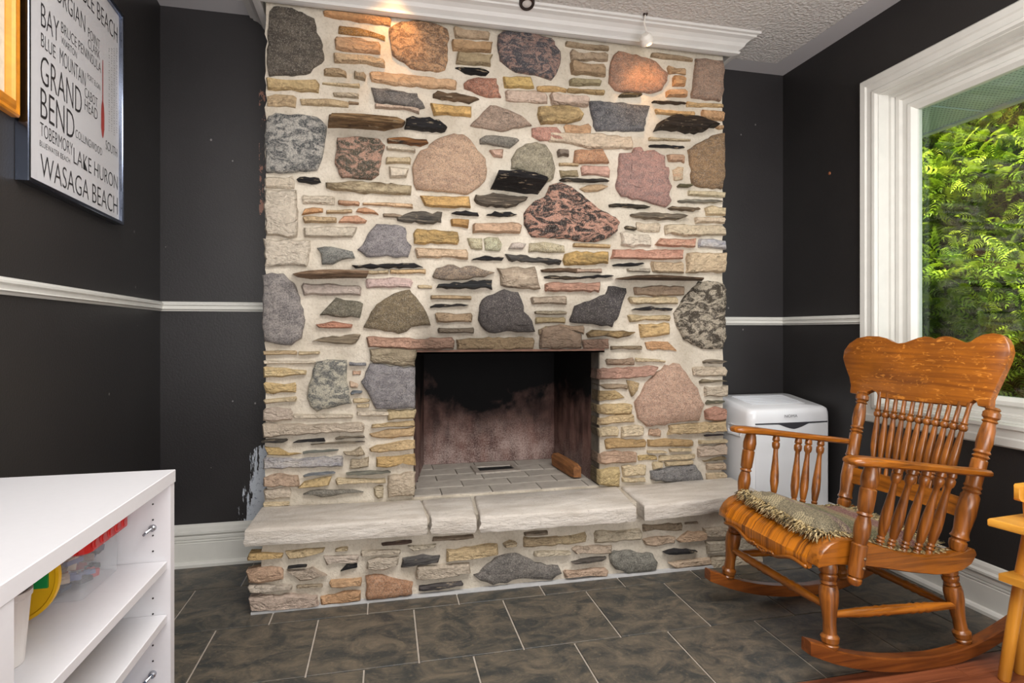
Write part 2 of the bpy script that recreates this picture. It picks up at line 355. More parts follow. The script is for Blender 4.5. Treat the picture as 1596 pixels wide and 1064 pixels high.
def rect_prism(name, x0, x1, y0, y1, z0, z1, mat, parent, bev=.0015):
    v = [(x0, y0, z0), (x1, y0, z0), (x1, y1, z0), (x0, y1, z0), (x0, y0, z1 - bev), (x1, y0, z1 - bev), (x1, y1, z1 - bev), (x0, y1, z1 - bev),
         (x0 + bev, y0 + bev, z1), (x1 - bev, y0 + bev, z1), (x1 - bev, y1 - bev, z1), (x0 + bev, y1 - bev, z1)]
    f = [(0, 1, 5, 4), (1, 2, 6, 5), (2, 3, 7, 6), (3, 0, 4, 7), (4, 5, 9, 8), (5, 6, 10, 9), (6, 7, 11, 10), (7, 4, 8, 11), (8, 9, 10, 11), (3, 2, 1, 0)]
    return obj(name, v, f, mat, parent)
G = .0028
rows = [(1.440, 1.782, 1), (1.782, 2.128, 0), (2.128, 2.474, 1), (2.474, YB, 0)]
for y0, y1, ph in rows:
    x = (.1044 if ph == 0 else -.062) - .336 * 4
    while x < XR:
        x0, x1 = max(x + G, XLw((y0 + y1) / 2)), min(x + .336 - G, XR)
        yy0, yy1 = y0 + G, min(y1 - G, YB)
        if x1 - x0 > .02:
            if y1 > 2.2 and x1 > -.455 and x0 < 1.59:          # cut round the hearth
                if y1 <= 2.48: 
                    if x0 < -.475:
                        rect_prism('tile', x0, min(x1, -.475), yy0, yy1, -.02, 0, M['tile'], floor)
                        x0c = -.475
                    else: x0c = x0
                    x1c = x1
                    if x1 > 1.62: rect_prism('tile', 1.62, x1, yy0, yy1, -.02, 0, M['tile'], floor); x1c = 1.62
                    rect_prism('tile', x0c, x1c, yy0, 2.212, -.02, 0, M['tile'], floor)
                else:
                    if x0 < -.475: rect_prism('tile', x0, -.475, yy0, yy1, -.02, 0, M['tile'], floor)
                    if x1 > 1.62: rect_prism('tile', max(x0, 1.62), x1, yy0, yy1, -.02, 0, M['tile'], floor)
            else: rect_prism('tile', x0, x1, yy0, yy1, -.02, 0, M['tile'], floor)
        x += .336
y = 1.437; k = 0
while y > .35:
    x = -1.0 + (k * .37) % .9 - .9
    while x < XR:
        x0, x1 = max(x + .0006, -.85), min(x + .9 - .0006, XR)
        if x1 - x0 > .02: rect_prism('plank', x0, x1, y - .0835, y - .0008, -.02, .001, M['plank'], floor, .0008)
        x += .9
    y -= .084; k += 1
tag(MB().box(-.85, XR, REAR, y, -.02, 0).build('floor_far', M['plank']), kind='structure') if False else None
MB().box(-.85, XR, REAR, y, -.02, 0).build('plank_field', M['plank'], floor, kind='stuff')

def sweep(name, p0, p1, out, prof, mat, parent=None, kind='structure'):
    """profile (offset from wall, z) run from p0 to p1 (x,y); out = wall's outward normal (x,y)"""
    r = [[(p[0] + out[0] * o, p[1] + out[1] * o, z) for o, z in prof] for p in (p0, p1)]
    return tag(MB().loft(r).build(name, mat, parent), kind=kind)
def base_prof(h=.181):
    return [(0, 0), (.030, 0), (.030, .012), (.024, .020), (.014, .022), (.014, .100), (.011, .103), (.014, .106), (.014, .112), (.011, .115), (.015, .118), (.015, .128), (.010, .138), (.022, .142), (.022, .150), (.012, .156), (.010, .168), (.005, .178), (0, h)]
def rail_prof(z0, z1):
    h = z1 - z0
    return [(0, z0), (.006, z0), (.010, z0 + .15 * h), (.016, z0 + .22 * h), (.012, z0 + .32 * h), (.013, z0 + .55 * h), (.020, z0 + .64 * h), (.020, z0 + .76 * h), (.014, z0 + .82 * h), (.012, z0 + .93 * h), (.004, z1), (0, z1)]
ln = Vector((1, .063)).normalized()
sweep('baseboard_back', (XLc, YB), (BL + .02, YB), (0, -1), base_prof(), M['trim'])
sweep('baseboard_right_recess', (BR - .02, YB), (XR, YB), (0, -1), base_prof(), M['trim'])
sweep('baseboard_right', (XR, YB), (XR, REAR), (-1, 0), base_prof(), M['trim'])
sweep('baseboard_left', (XLw(YB), YB), (XLw(1.33), 1.33), tuple(ln), base_prof(), M['trim'])
sweep('trim_1', (XLc, YB), (BL + .02, YB), (0, -1), rail_prof(1.1145, 1.157), M['trim'])
sweep('trim_2', (BR - .02, YB), (XR, YB), (0, -1), rail_prof(1.060, 1.104), M['trim'])
sweep('trim_3', (XR, YB), (XR, 2.196), (-1, 0), rail_prof(1.060, 1.104), M['trim'])
sweep('trim_4', (XLw(YB), YB), (XLw(REAR), REAR), tuple(ln), rail_prof(1.1145, 1.157), M['trim'])
# crown round the breast
prof = [(.0, 2.357), (.012, 2.357), (.030, 2.360), (.032, 2.370), (.026, 2.374), (.034, 2.380), (.044, 2.388), (.052, 2.402), (.066, 2.414), (.084, 2.420), (.086, 2.427), (.098, 2.430), (.100, 2.440), (0, 2.440)]
a, bb = BL - .004, BR + .012; yf = YF - .028
rings = [[(a - o, YB, z) for o, z in prof], [(a - o, yf - o, z) for o, z in prof], [(bb + o, yf - o, z) for o, z in prof], [(bb + o, YB, z) for o, z in prof]]
tag(MB().loft(rings).build('trim_5', M['crown']), kind='structure')

# ------------------------------------------------------------------ window
win = tag(empty('window_1', (XR, 1.36, WZ0)), kind='structure')
def casing(name, y0, y1, z0, z1, wdt, prof_, par=win, mat=None):
    """picture-frame moulding: prof_ = list of (inward distance, x)"""
    r = []
    cor = [(y0, z0, 1, 1), (y0, z1, 1, -1), (y1, z1, -1, -1), (y1, z0, -1, 1)]
    for (yy, zz, sy, sz) in cor + cor[:1]: r.append([(x, yy + sy * d, zz + sz * d) for d, x in prof_])
    mb = MB(); mb.loft(r, cap=False); return mb.build(name, mat or M['trim'], par)
casing('casing', .54, 2.195, .619, 2.167, .083, [(0, XR), (0, XR - .018), (.006, XR - .024), (.030, XR - .022), (.036, XR - .016), (.060, XR - .014), (.066, XR - .020), (.078, XR - .018), (.083, XR - .006), (.083, XR)])
casing('jamb', WY0, WY1, WZ0, WZ1, .1, [(-.001, XR - .004), (.004, XR - .004), (.004, XR + .05), (.016, XR + .05), (.016, XR + .075), (.026, XR + .078), (.026, XR + .115), (-.001, XR + .115)])
casing('window_frame', WY0 + .02, WY1 - .02, WZ0 + .004, WZ1 - .016, .08, [(0, XR + .07), (.018, XR + .07), (.022, XR + .085), (.045, XR + .085), (.052, XR + .078), (.066, XR + .08), (.080, XR + .10), (.080, XR + .125), (0, XR + .125)])
m, nt, b = newmat('window_glass'); nt.nodes.remove(b)
tr = nd(nt, 'BsdfTransparent', {'Color': (.93, .97, .95, 1)}); gl = nd(nt, 'BsdfGlossy', {'Roughness': .02, 'Color': (1, 1, 1, 1)}); fc = nd(nt, 'LayerWeight', {'Blend': .5}).outputs['Facing']
fr = mth(nt, 'ADD', .04, mth(nt, 'MULTIPLY', mth(nt, 'POWER', fc, 5.0), .9))
ms = nd(nt, 'MixShader', {0: fr, 1: tr.outputs[0], 2: gl.outputs[0]}); nt.links.new(ms.outputs[0], nt.nodes['Material Output'].inputs[0]); M['glass'] = m
MB().box(XR + .108, XR + .112, WY0 + .08, WY1 - .08, WZ0 + .06, WZ1 - .075).build('pane', M['glass'], win)
MB().box(XR + .128, XR + .131, WY0 + .08, WY1 - .08, WZ0 + .06, WZ1 - .075).build('pane', M['glass'], win)

# outside: eave, ground
M['soffit'] = None
m, nt, b = newmat('soffit_metal'); pos = nd(nt, 'NewGeometry').outputs['Position']
mp = nd(nt, 'Mapping', {'Vector': pos, 'Scale': (50, 50, 0)}).outputs[0]
fx = nd(nt, 'VectorMath', {0: mp}, operation='FRACTION').outputs[0]; ds = nd(nt, 'VectorMath', {0: fx, 1: (.5, .5, 0)}, operation='DISTANCE').outputs['Value']
nt.links.new(mix(nt, mth(nt, 'LESS_THAN', ds, .2), lin((214, 228, 232)) + (1,), lin((104, 116, 122)) + (1,)), b.inputs['Base Color']); b.inputs['Roughness'].default_value = .5; M['soffit'] = m
eave = tag(empty('roof_eave', (2.6, 1.5, 2.07)), kind='structure')
M['gutter'] = plain('gutter_white', (214, 218, 222), .4)
for k in range(27):
    y0 = -1.5 + k * .305
    MB().box(XR + .125, 2.80, y0, y0 + .300, 2.078 + (.004 if k % 2 else 0), 2.086 + (.004 if k % 2 else 0)).build('panel', M['soffit'], eave)
MB().box(2.80, 2.835, -1.5, 6.7, 2.070, 2.20).build('fascia', M['gutter'], eave)
MB().box(XR + .125, 2.9, -1.5, 6.7, 2.10, 2.13).build('deck', M['gutter'], eave)
m, nt, b = newmat('gravel'); pos = nd(nt, 'NewGeometry').outputs['Position']
nt.links.new(mix(nt, noise(nt, pos, 12, 5), (.16, .15, .13, 1), (.30, .28, .25, 1)), b.inputs['Base Color']); b.inputs['Roughness'].default_value = .95; M['gravel'] = m  # greyish tan gravel, toned to cut green bounce onto the soffit
tag(MB().box(XR + .12, 16, -9, 14, -.4, -.3).build('ground', M['gravel']), kind='structure')

# ------------------------------------------------------------------ cedars behind the glass
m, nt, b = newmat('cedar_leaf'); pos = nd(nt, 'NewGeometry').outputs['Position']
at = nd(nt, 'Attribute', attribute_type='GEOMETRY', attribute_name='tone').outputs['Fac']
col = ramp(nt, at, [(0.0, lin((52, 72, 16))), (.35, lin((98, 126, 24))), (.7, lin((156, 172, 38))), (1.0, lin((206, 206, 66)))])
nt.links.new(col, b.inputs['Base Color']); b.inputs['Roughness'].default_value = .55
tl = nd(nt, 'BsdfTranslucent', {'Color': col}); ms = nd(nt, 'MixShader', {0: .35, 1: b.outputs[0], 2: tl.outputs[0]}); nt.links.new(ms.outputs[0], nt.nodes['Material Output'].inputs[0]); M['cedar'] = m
M['core'] = plain('foliage_core', (62, 66, 30), .95, nz=.5, nscale=26, bmp=.05)  # dull green-brown for the opaque cores added inside the cedars
M['bark'] = plain('cedar_bark', (92, 70, 52), .9, nz=.3, nscale=20, bmp=.01)
def frond():
    """a flat lacy cedar spray: bent midrib with paired leaflets that fork"""
    v = []; f = []
    n = 7
    for i in range(n):
        t = i / n; x = t; dz = -.25 * t * t; L = .46 * (1 - t * .75) * (.35 + min(1, t * 3) * .65)
        for sgn in (-1, 1):
            k = len(v); a = .95 - .35 * t
            dx, dy = math.cos(a) * L, math.sin(a) * L * sgn
            v += [(x, 0, dz), (x + .07, 0, dz), (x + dx * .55 + .02, dy * .55, dz - .03), (x + dx * .5 - .05, dy * .62, dz - .03), (x + dx, dy, dz - .09), (x + dx * .45 - .08, dy * .95, dz - .07)]
            f += [(k, k + 1, k + 2), (k, k + 2, k + 3), (k + 3, k + 2, k + 4), (k, k + 3, k + 5)]
    k = len(v); v += [(.9, -.03, -.22), (1.12, 0, -.3), (.9, .03, -.22)]; f.append((k, k + 1, k + 2))
    return np.array(v), np.array(f)
FV, FF = frond()
rs = np.random.RandomState(5)
def cedar(x, y, hgt, rad, nf, label):
    root = tag(empty('cedar_tree', (x, y, -.3)), label, 'tree', 'cedars outside the window')
    MB().tube([(x, y, -.3), (x + .03, y, hgt * .5), (x, y + .02, hgt - .2)], [.09, .06, .015], 7).build('trunk', M['bark'], root)
    cb_ = MB(); rings = []
    for k in range(10):
        h = .05 + (hgt - .6) * k / 9; rr = rad * (1 - .55 * h / hgt) * .60
        rings.append([(x + rr * (1 + .3 * math.sin(q * 3 + k * 1.7)) * math.cos(q), y + rr * (1 + .3 * math.sin(q * 3 + k * 1.7)) * math.sin(q), h) for q in [2 * math.pi * j / 14 for j in range(14)]])
    cb_.loft(rings).build('foliage_core', M['core'], root, kind='stuff')  # solid core added inside the tree to block the sky
    mb = MB()
    for k in range(26):
        h = .1 + (hgt - .5) * k / 26; a = k * 2.4; r = rad * (1 - .75 * h / hgt) * .8
        mb.tube([(x, y, h), (x + math.cos(a) * r * .6, y + math.sin(a) * r * .6, h + .12), (x + math.cos(a) * r, y + math.sin(a) * r, h + .30)], [.014, .009, .004], 4)
    mb.build('branches', M['bark'], root, kind='stuff')
    V = []; T = []
    for k in range(nf):
        h = (rs.rand() ** 1.15) * (hgt + .2); R = rad * (1 - .50 * max(0, h) / hgt)
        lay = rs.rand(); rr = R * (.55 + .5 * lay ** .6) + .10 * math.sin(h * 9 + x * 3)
        a = rs.rand() * 2 * math.pi
        if math.cos(a) > .25: a = math.pi - a          # more sprays on the house side of the tree
        sz = .085 + .10 * rs.rand()
        yaw = a + rs.randn() * .6; pit = -.15 + rs.randn() * .45; rol = rs.randn() * .8
        Rm = np.array(Matrix.Rotation(yaw, 3, 'Z') @ Matrix.Rotation(pit, 3, 'Y') @ Matrix.Rotation(rol, 3, 'X'))
        V.append(FV @ Rm.T * sz + np.array([x + math.cos(a) * rr, y + math.sin(a) * rr, h - .2]))
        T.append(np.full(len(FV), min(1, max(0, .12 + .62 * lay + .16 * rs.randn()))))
    V = np.concatenate(V) - np.array([x, y, -.3]); F = np.concatenate([FF + i * len(FV) for i in range(nf)])
    me = bpy.data.meshes.new('foliage'); me.vertices.add(len(V)); me.vertices.foreach_set('co', V.ravel())
    me.loops.add(len(F) * 3); me.loops.foreach_set('vertex_index', F.ravel().astype(np.int32)); me.polygons.add(len(F))
    me.polygons.foreach_set('loop_start', np.arange(0, len(F) * 3, 3, dtype=np.int32)); me.polygons.foreach_set('loop_total', np.full(len(F), 3, dtype=np.int32))
    me.update(); at = me.attributes.new('tone', 'FLOAT', 'POINT'); at.data.foreach_set('value', np.concatenate(T).astype(np.float32))
    me.materials.append(M['cedar']); o = bpy.data.objects.new('foliage', me); C.objects.link(o); o.parent = root; o['kind'] = 'stuff'
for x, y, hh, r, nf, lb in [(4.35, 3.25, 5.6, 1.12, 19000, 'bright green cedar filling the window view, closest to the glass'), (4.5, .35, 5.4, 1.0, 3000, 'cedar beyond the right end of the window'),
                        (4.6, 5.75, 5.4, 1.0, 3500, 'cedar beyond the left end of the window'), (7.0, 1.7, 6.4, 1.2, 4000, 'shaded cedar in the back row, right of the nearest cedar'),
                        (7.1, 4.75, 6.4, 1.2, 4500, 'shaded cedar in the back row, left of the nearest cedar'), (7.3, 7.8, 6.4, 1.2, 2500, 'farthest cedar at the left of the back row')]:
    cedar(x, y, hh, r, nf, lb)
# ------------------------------------------------------------------ fireplace
fp = tag(empty('fireplace', ((BL + BR) / 2, YF, 0)), 'tall stone fireplace of mixed boulders and thin slabs with an open firebox', 'fireplace')
OX0, OX1, OZ0, OZ1 = .120, .972, .312, .934      # fire opening

def rough_sheet(name, x0, x1, z0, z1, y, hole, parent, step=.03, thick=.06, seed=0):
    """uneven mortar face on the plane y with a rectangular hole, plus returns"""
    xs = sorted(set([x0, x1] + list(np.arange(x0 + step, x1 - step * .5, step)) + ([hole[0], hole[1]] if hole else [])))
    zs = sorted(set([z0, z1] + list(np.arange(z0 + step, z1 - step * .5, step)) + ([hole[2], hole[3]] if hole else [])))
    idx = {}; V = []; F = []
    for i, x in enumerate(xs):
        for j, z in enumerate(zs):
            if hole and hole[0] < x < hole[1] and hole[2] < z < hole[3]: continue
            edge = i in (0, len(xs) - 1)
            n = mnoise.noise(Vector((x * 14, seed, z * 14))) * .006 + mnoise.noise(Vector((x * 40, seed + 5, z * 40))) * .003
            dx = (.012 * mnoise.noise(Vector((9, seed, z * 22))) + (.012 if i == 0 else -.012)) if edge else 0
            idx[i, j] = len(V); V.append((x + dx, y + n, z))
    for i in range(len(xs) - 1):
        for j in range(len(zs) - 1):
            q = [(i, j), (i + 1, j), (i + 1, j + 1), (i, j + 1)]
            xm, zm = (xs[i] + xs[i + 1]) / 2, (zs[j] + zs[j + 1]) / 2
            if hole and hole[0] < xm < hole[1] and hole[2] < zm < hole[3]: continue
            F.append(tuple(idx[k] for k in q))
    n = len(V); ncol = len(zs)
    for col_, sg in ((0, -1), (len(xs) - 1, 1)):                       # side returns to the wall
        ring = [V[idx[col_, j]] for j in range(ncol)]; b0 = len(V)
        V += ring; V += [(p[0], y + thick, p[2]) for p in ring]
        for j in range(ncol - 1):
            q = (b0 + j, b0 + j + 1, b0 + ncol + j + 1, b0 + ncol + j); F.append(q if sg < 0 else q[::-1])
    if hole:
        hx0, hx1, hz0, hz1 = hole
        mbh = MB(); mbh.v = V; mbh.f = F
        d = .11
        mbh.add([(hx0, y, hz0), (hx0, y, hz1), (hx0, y + d, hz1), (hx0, y + d, hz0)], [(3, 2, 1, 0)])
        mbh.add([(hx1, y, hz0), (hx1, y, hz1), (hx1, y + d, hz1), (hx1, y + d, hz0)], [(0, 1, 2, 3)])
        mbh.add([(hx0, y, hz1), (hx1, y, hz1), (hx1, y + d, hz1), (hx0, y + d, hz1)], [(0, 1, 2, 3)])
        V, F = mbh.v, mbh.f
    return obj(name, V, F, M['mortar'], parent, smooth=True)
breast = rough_sheet('chimney_breast', BL, BR, .2, 2.40, YF, (OX0, OX1, OZ0, OZ1), fp, thick=YB - YF + .01)
hearth = rough_sheet('hearth_base', -.455, 1.595, 0, .262, YH, None, fp, thick=YF - YH + .02, seed=4)
MB().box(-.475, 1.62, 2.214, YH + .02, -.015, .008).build('cement_strip', plain('cement', (188, 188, 188), .9, nz=.08, nscale=30, bmp=.002), hearth)

PAL = dict(cream=(208, 188, 152), white=(210, 198, 180), tan=(190, 162, 125), gold=(204, 158, 88), cgold=(208, 176, 120), orange=(208, 150, 100), pink=(190, 145, 128),
           ppink=(205, 180, 165), brown=(126, 102, 78), gbrown=(150, 132, 108), grey=(130, 125, 118), dgrey=(92, 88, 86), dark=(46, 44, 46), black=(24, 22, 23), blue=(168, 170, 178),
           red=(178, 112, 90), golive=(178, 146, 86), lpink=(200, 178, 166), gbr=(160, 148, 125), ochre=(166, 134, 86))
rnd = random.Random(11)
NST = [0]
def stone(pts, kind='S', col='tan', c2=None, p=None, y=YF, parent=None, back=.03, name='stone', seed=None, rough=1.25, bl=.30):
    """one stone: pts = outline (x,z) on the wall plane y; p = how far it stands proud"""
    parent = parent or breast; NST[0] += 1; sd = NST[0] * 1.37
    area = 0
    for i in range(len(pts)):
        (a0, b0), (a1_, b1) = pts[i], pts[(i + 1) % len(pts)]; area += a0 * b1 - a1_ * b0
    if area > 0: pts = pts[::-1]
    area = abs(area) / 2
    if y == YF and OZ0 - .02 < sum(q[1] for q in pts) / len(pts) < OZ1:      # quoins wrap into the opening
        mn, mx = min(q[0] for q in pts), max(q[0] for q in pts)
        if abs(mn - OX1) < .05 and mx > OX1 + .03: pts = [(OX1 - .006 + rnd.uniform(-.004, .004), q[1]) if q[0] < OX1 + .022 else q for q in pts]; back = .095
        if abs(mx - OX0) < .05 and mn < OX0 - .03: pts = [(OX0 + .006 + rnd.uniform(-.004, .004), q[1]) if q[0] > OX0 - .022 else q for q in pts]; back = .095
    cx = sum(q[0] for q in pts) / len(pts); cz = sum(q[1] for q in pts) / len(pts)
    w_ = max(q[0] for q in pts) - min(q[0] for q in pts); h_ = max(q[1] for q in pts) - min(q[1] for q in pts)
    small = min(w_, h_)
    if p is None: p = (.018 + .014 * rnd.random()) if area > .006 else (.012 + .016 * rnd.random())
    if kind == 'K' and p < .03: p += .004
    step = .024 if area > .01 else .034
    if kind == 'K': step = .022; rough = 1.7
    out = []
    for i in range(len(pts)):
        a_, b_ = pts[i], pts[(i + 1) % len(pts)]; L = math.dist(a_, b_); n = max(1, int(round(L / step)))
        for k in range(n):
            t = k / n; x = a_[0] + (b_[0] - a_[0]) * t; z = a_[1] + (b_[1] - a_[1]) * t
            j = min(.0042, small * .10) * rough
            out.append((x + j * mnoise.noise(Vector((x * 60, sd, z * 60))) * 1.6, z + j * mnoise.noise(Vector((x * 60, sd + 9, z * 60))) * 1.6))
    n = len(out)
    def ring(ins, yy, jit=0):
        r = []
        for (x, z) in out:
            sx = (cx - x) * min(.6, ins / (w_ / 2)); sz = (cz - z) * min(.6, ins / (h_ / 2))
            r.append((x + sx, yy + jit * mnoise.noise(Vector((x * 24, sd + 3, z * 30))), z + sz))
        return r
    ch = min(.007, small * .20)
    R = [ring(0, y + back), ring(0, y - p * .55), ring(ch, y - p, .005)]
    if small > .07: R.append(ring(small * .20, y - p - .004, .014))
    V = [q for r in R for q in r]; F = []
    for k in range(len(R) - 1):
        for i in range(n):
            j = (i + 1) % n; F.append((k * n + i, (k + 1) * n + i, (k + 1) * n + j, k * n + j))
    c = len(V); V.append((cx, y - p - (.006 if small > .07 else .0) + .008 * mnoise.noise(Vector((cx * 9, sd, cz * 9))), cz))
    b0 = (len(R) - 1) * n
    if kind == 'G' and bl < 0: pass
    F.append(tuple(b0 + i for i in range(n))[::-1]); V.pop()
    mat = {'G': M['granite'], 'K': M['slate'], 'S': M['sandstone'], 'L': M['sandstone']}[kind]
    o = obj(name, V, F, mat, parent, smooth=(kind == 'G'))
    if kind != 'G':
        o.data.shade_smooth(); 
        o.data.set_sharp_from_angle(angle=math.radians(38))
    c1 = PAL[col] if isinstance(col, str) else col
    if kind == 'G': c1 = tuple(min(235, (q * .86 + r_ * .14) * 1.17) for q, r_ in zip(c1, (176, 168, 156)))
    if kind == 'S' or kind == 'L':
        jj = rnd.uniform(-7, 7); c1 = tuple(min(236, max(5, ((q + jj) * .76 + r_ * .24) * 1.06)) for q, r_ in zip(c1, (210, 194, 168)))
    if c2 is None:
        f = {'G': .62, 'K': .62, 'S': .86, 'L': .91}[kind]; c2 = tuple(q * f for q in c1)
        if kind == 'S': c2 = (c2[0], c2[1] * .99, c2[2] * .97)
    else: c2 = PAL[c2] if isinstance(c2, str) else c2
    o.color = (*lin(c1), 1); o['c2'] = [float(q) for q in lin(c2)]; o['blotch'] = float(bl); o['cracks'] = .12 if kind == 'L' else .34
    return o
def tile_stones(ox, oy, sc, items, y=YF, parent=None):
    for it in items:
        g = it[0]
        kw = it[3] if len(it) > 3 else {}
        if isinstance(g[0], (int, float)) and len(g) == 6:
            xl, a0, a1_, xr, b0, b1 = g; d = min(abs(a1_ - a0), abs(b1 - b0)) * .18
            j = lambda: rnd.uniform(-d, d)
            if it[1] == 'K':      # thin slate seams taper at both ends
                q = [(xl, (a0 + a1_) / 2), (xl + (xr - xl) * .15, a0 + j()), (xl + (xr - xl) * .55, (a0 + b0) / 2 + j()), (xr - (xr - xl) * .06, b0 + abs(j())), (xr, (b0 + b1) / 2 + j()), (xr - (xr - xl) * .2, b1 + j()), (xl + (xr - xl) * .35, (a1_ + b1) / 2 + j()), (xl + 8, a1_)]
            else:
                e = min(abs(a1_ - a0) * .2, 14 * sc / 5.9); mx = (xl + xr) / 2 + rnd.uniform(-.2, .2) * (xr - xl)
                q = [(xl, a0 + e), (xl + e, a0 + j() * .5), (mx, (a0 + b0) / 2 + j()), (xr - e * rnd.uniform(.3, 1.8), b0 + j() * .5), (xr, b0 + abs(b1 - b0) * .3), (xr - e * .4, b1 + j() * .4), (mx + rnd.uniform(-.15, .15) * (xr - xl), (a1_ + b1) / 2 + j()), (xl + e * rnd.uniform(0, 1), a1_ + j() * .5)]
            g = q
        else: g = list(g)
        pts = [onY(ox + px / sc, oy + py / sc, y - .012) for px, py in g]
        stone(pts, it[1], it[2], y=y, parent=parent, **kw)
S_ = 5.912
G, K, S, L = 'G', 'K', 'S', 'L'
def c2(*c, **k): return dict(c2=c, **k)
tile_stones(400, 0, S_, [
 ([(120,120),(150,65),(250,70),(380,100),(470,140),(530,170),(560,300),(600,400),(635,540),(560,600),(450,680),(330,690),(110,690),(100,500),(108,300)], G, (104,96,86), c2(56,52,48)),
 ((610,85,150,1240,160,235), S, 'orange'), ((750,235,310,1190,320,365), G, (190,140,78), c2(110,84,52)), ((718,345,445,1140,385,495), S, (198,155,118)),
 ((710,480,575,1185,550,620), S, (200,172,138)), ((620,630,690,830,650,715), S, (168,144,112)), ((895,655,720,1005,665,735), S, (150,132,108)),
 ((1040,655,750,1850,740,825), S, (212,168,128)), ((90,715,820,575,740,845), S, (206,178,128)), ((600,760,775,950,765,805), S, 'cream'),
 ((700,845,880,945,860,900), S, (190,176,154)), ((88,875,975,360,875,975), S, (190,164,128)), ((400,900,960,850,920,990), S, (190,166,130)), ((845,930,955,940,935,960), S, 'brown'),
 ([(1050,810),(1200,822),(1400,850),(1470,870),(1545,985),(1478,1000),(1300,960),(1090,945)], G, (128,122,118), c2(78,74,72)),
 ((1090,960,990,1500,1000,1050), S, 'ppink')])
tile_stones(400, 160, S_, [
 ([(100,130),(180,100),(400,120),(560,130),(650,210),(635,330),(600,500),(565,620),(400,635),(90,650),(75,400),(85,200)], G, (196,192,184), c2(58,66,72, bl=.55)),
 ([(1370,150),(1420,130),(1600,140),(1710,200),(1765,235),(1740,265),(1480,255),(1370,240)], K, 'dark', dict(p=.04)),
 ([(740,320),(950,310),(1130,340),(1190,400),(1150,500),(1130,660),(1050,700),(780,690),(715,560),(735,430)], G, (198,152,130), c2(84,84,72, bl=.7)),
 ((1195,315,365,1590,335,385), K, (160,110,66), c2(50,46,44)), ((1195,400,430,1465,420,455), L, 'white'), ((1190,505,555,1425,505,560), S, 'cream'),
 ([(1215,585),(1395,605),(1385,690),(1225,682)], L, 'white'), ((65,690,775,345,690,790), L, 'white'), ((365,685,730,600,695,740), K, 'dark'),
 ([(640,735),(800,725),(1140,735),(1440,765),(1420,850),(1200,840),(950,830),(650,790)], S, (196,180,148), c2(120,104,80)),
 ((415,850,930,718,850,935), L, 'white'), ((750,895,940,950,905,945), S, (196,148,118)), ((975,920,938,1440,930,970), S, (216,178,140)),
 ([(410,1025),(440,985),(520,965),(610,975),(605,1010),(500,1020)], S, 'orange'), ((645,985,1022,885,985,1010), L, 'tan'),
 ([(915,1000),(940,970),(1000,962),(1080,985),(1120,1025),(1000,1020)], S, (208,150,112)),
 ([(80,800),(360,805),(375,1000),(375,1230),(300,1245),(180,1222),(90,1215),(72,1000)], L, (206,196,182))])
tile_stones(640, 160, S_, [
 ([(185,10),(560,35),(560,125),(400,118),(212,105)], S, (220,172,98)),
 ([(550,205),(640,120),(740,15),(930,70),(1050,140),(1115,200),(1000,230),(850,260),(680,240)], G, (182,155,136), c2(110,98,88), ),
 ([(1185,35),(1400,25),(1550,50),(1590,110),(1570,165),(1450,185),(1200,190),(1175,110)], S, (192,162,108), c2(130,110,80)),
 ([(1110,235),(1180,225),(1350,225),(1440,350),(1200,350),(1130,300)], G, (214,152,134), c2(150,104,92)),
 ([(635,330),(700,300),(990,320),(1000,345),(910,410),(780,385),(640,380)], G, (140,134,124), c2(86,84,78)),
 ([(735,430),(850,430),(845,505),(760,500)], S, (206,166,150)),
 ([(165,390),(250,330),(400,290),(480,285),(560,350),(620,440),(690,520),(705,620),(690,720),(600,800),(530,840),(300,825),(50,795),(15,680),(20,540),(90,440),(150,420)], G, (212,172,142), c2(160,128,112)),
 ([(925,600),(925,520),(980,430),(1060,380),(1150,360),(1240,390),(1300,480),(1330,600),(1310,700),(1250,730),(1200,670),(1000,620)], G, (176,166,142), c2(100,94,80)),
 ([(85,865),(540,865),(550,965),(330,965),(130,955)], S, (216,168,98)),
 ([(570,880),(600,860),(760,835),(1085,870),(1060,910),(930,970),(700,950),(600,930)], K, (120,108,94), c2(66,60,54)),
 ((1350,430,490,1465,430,495), S, (112,100,94)), ((1420,195,280,1670,195,292), S, (196,150,112))])
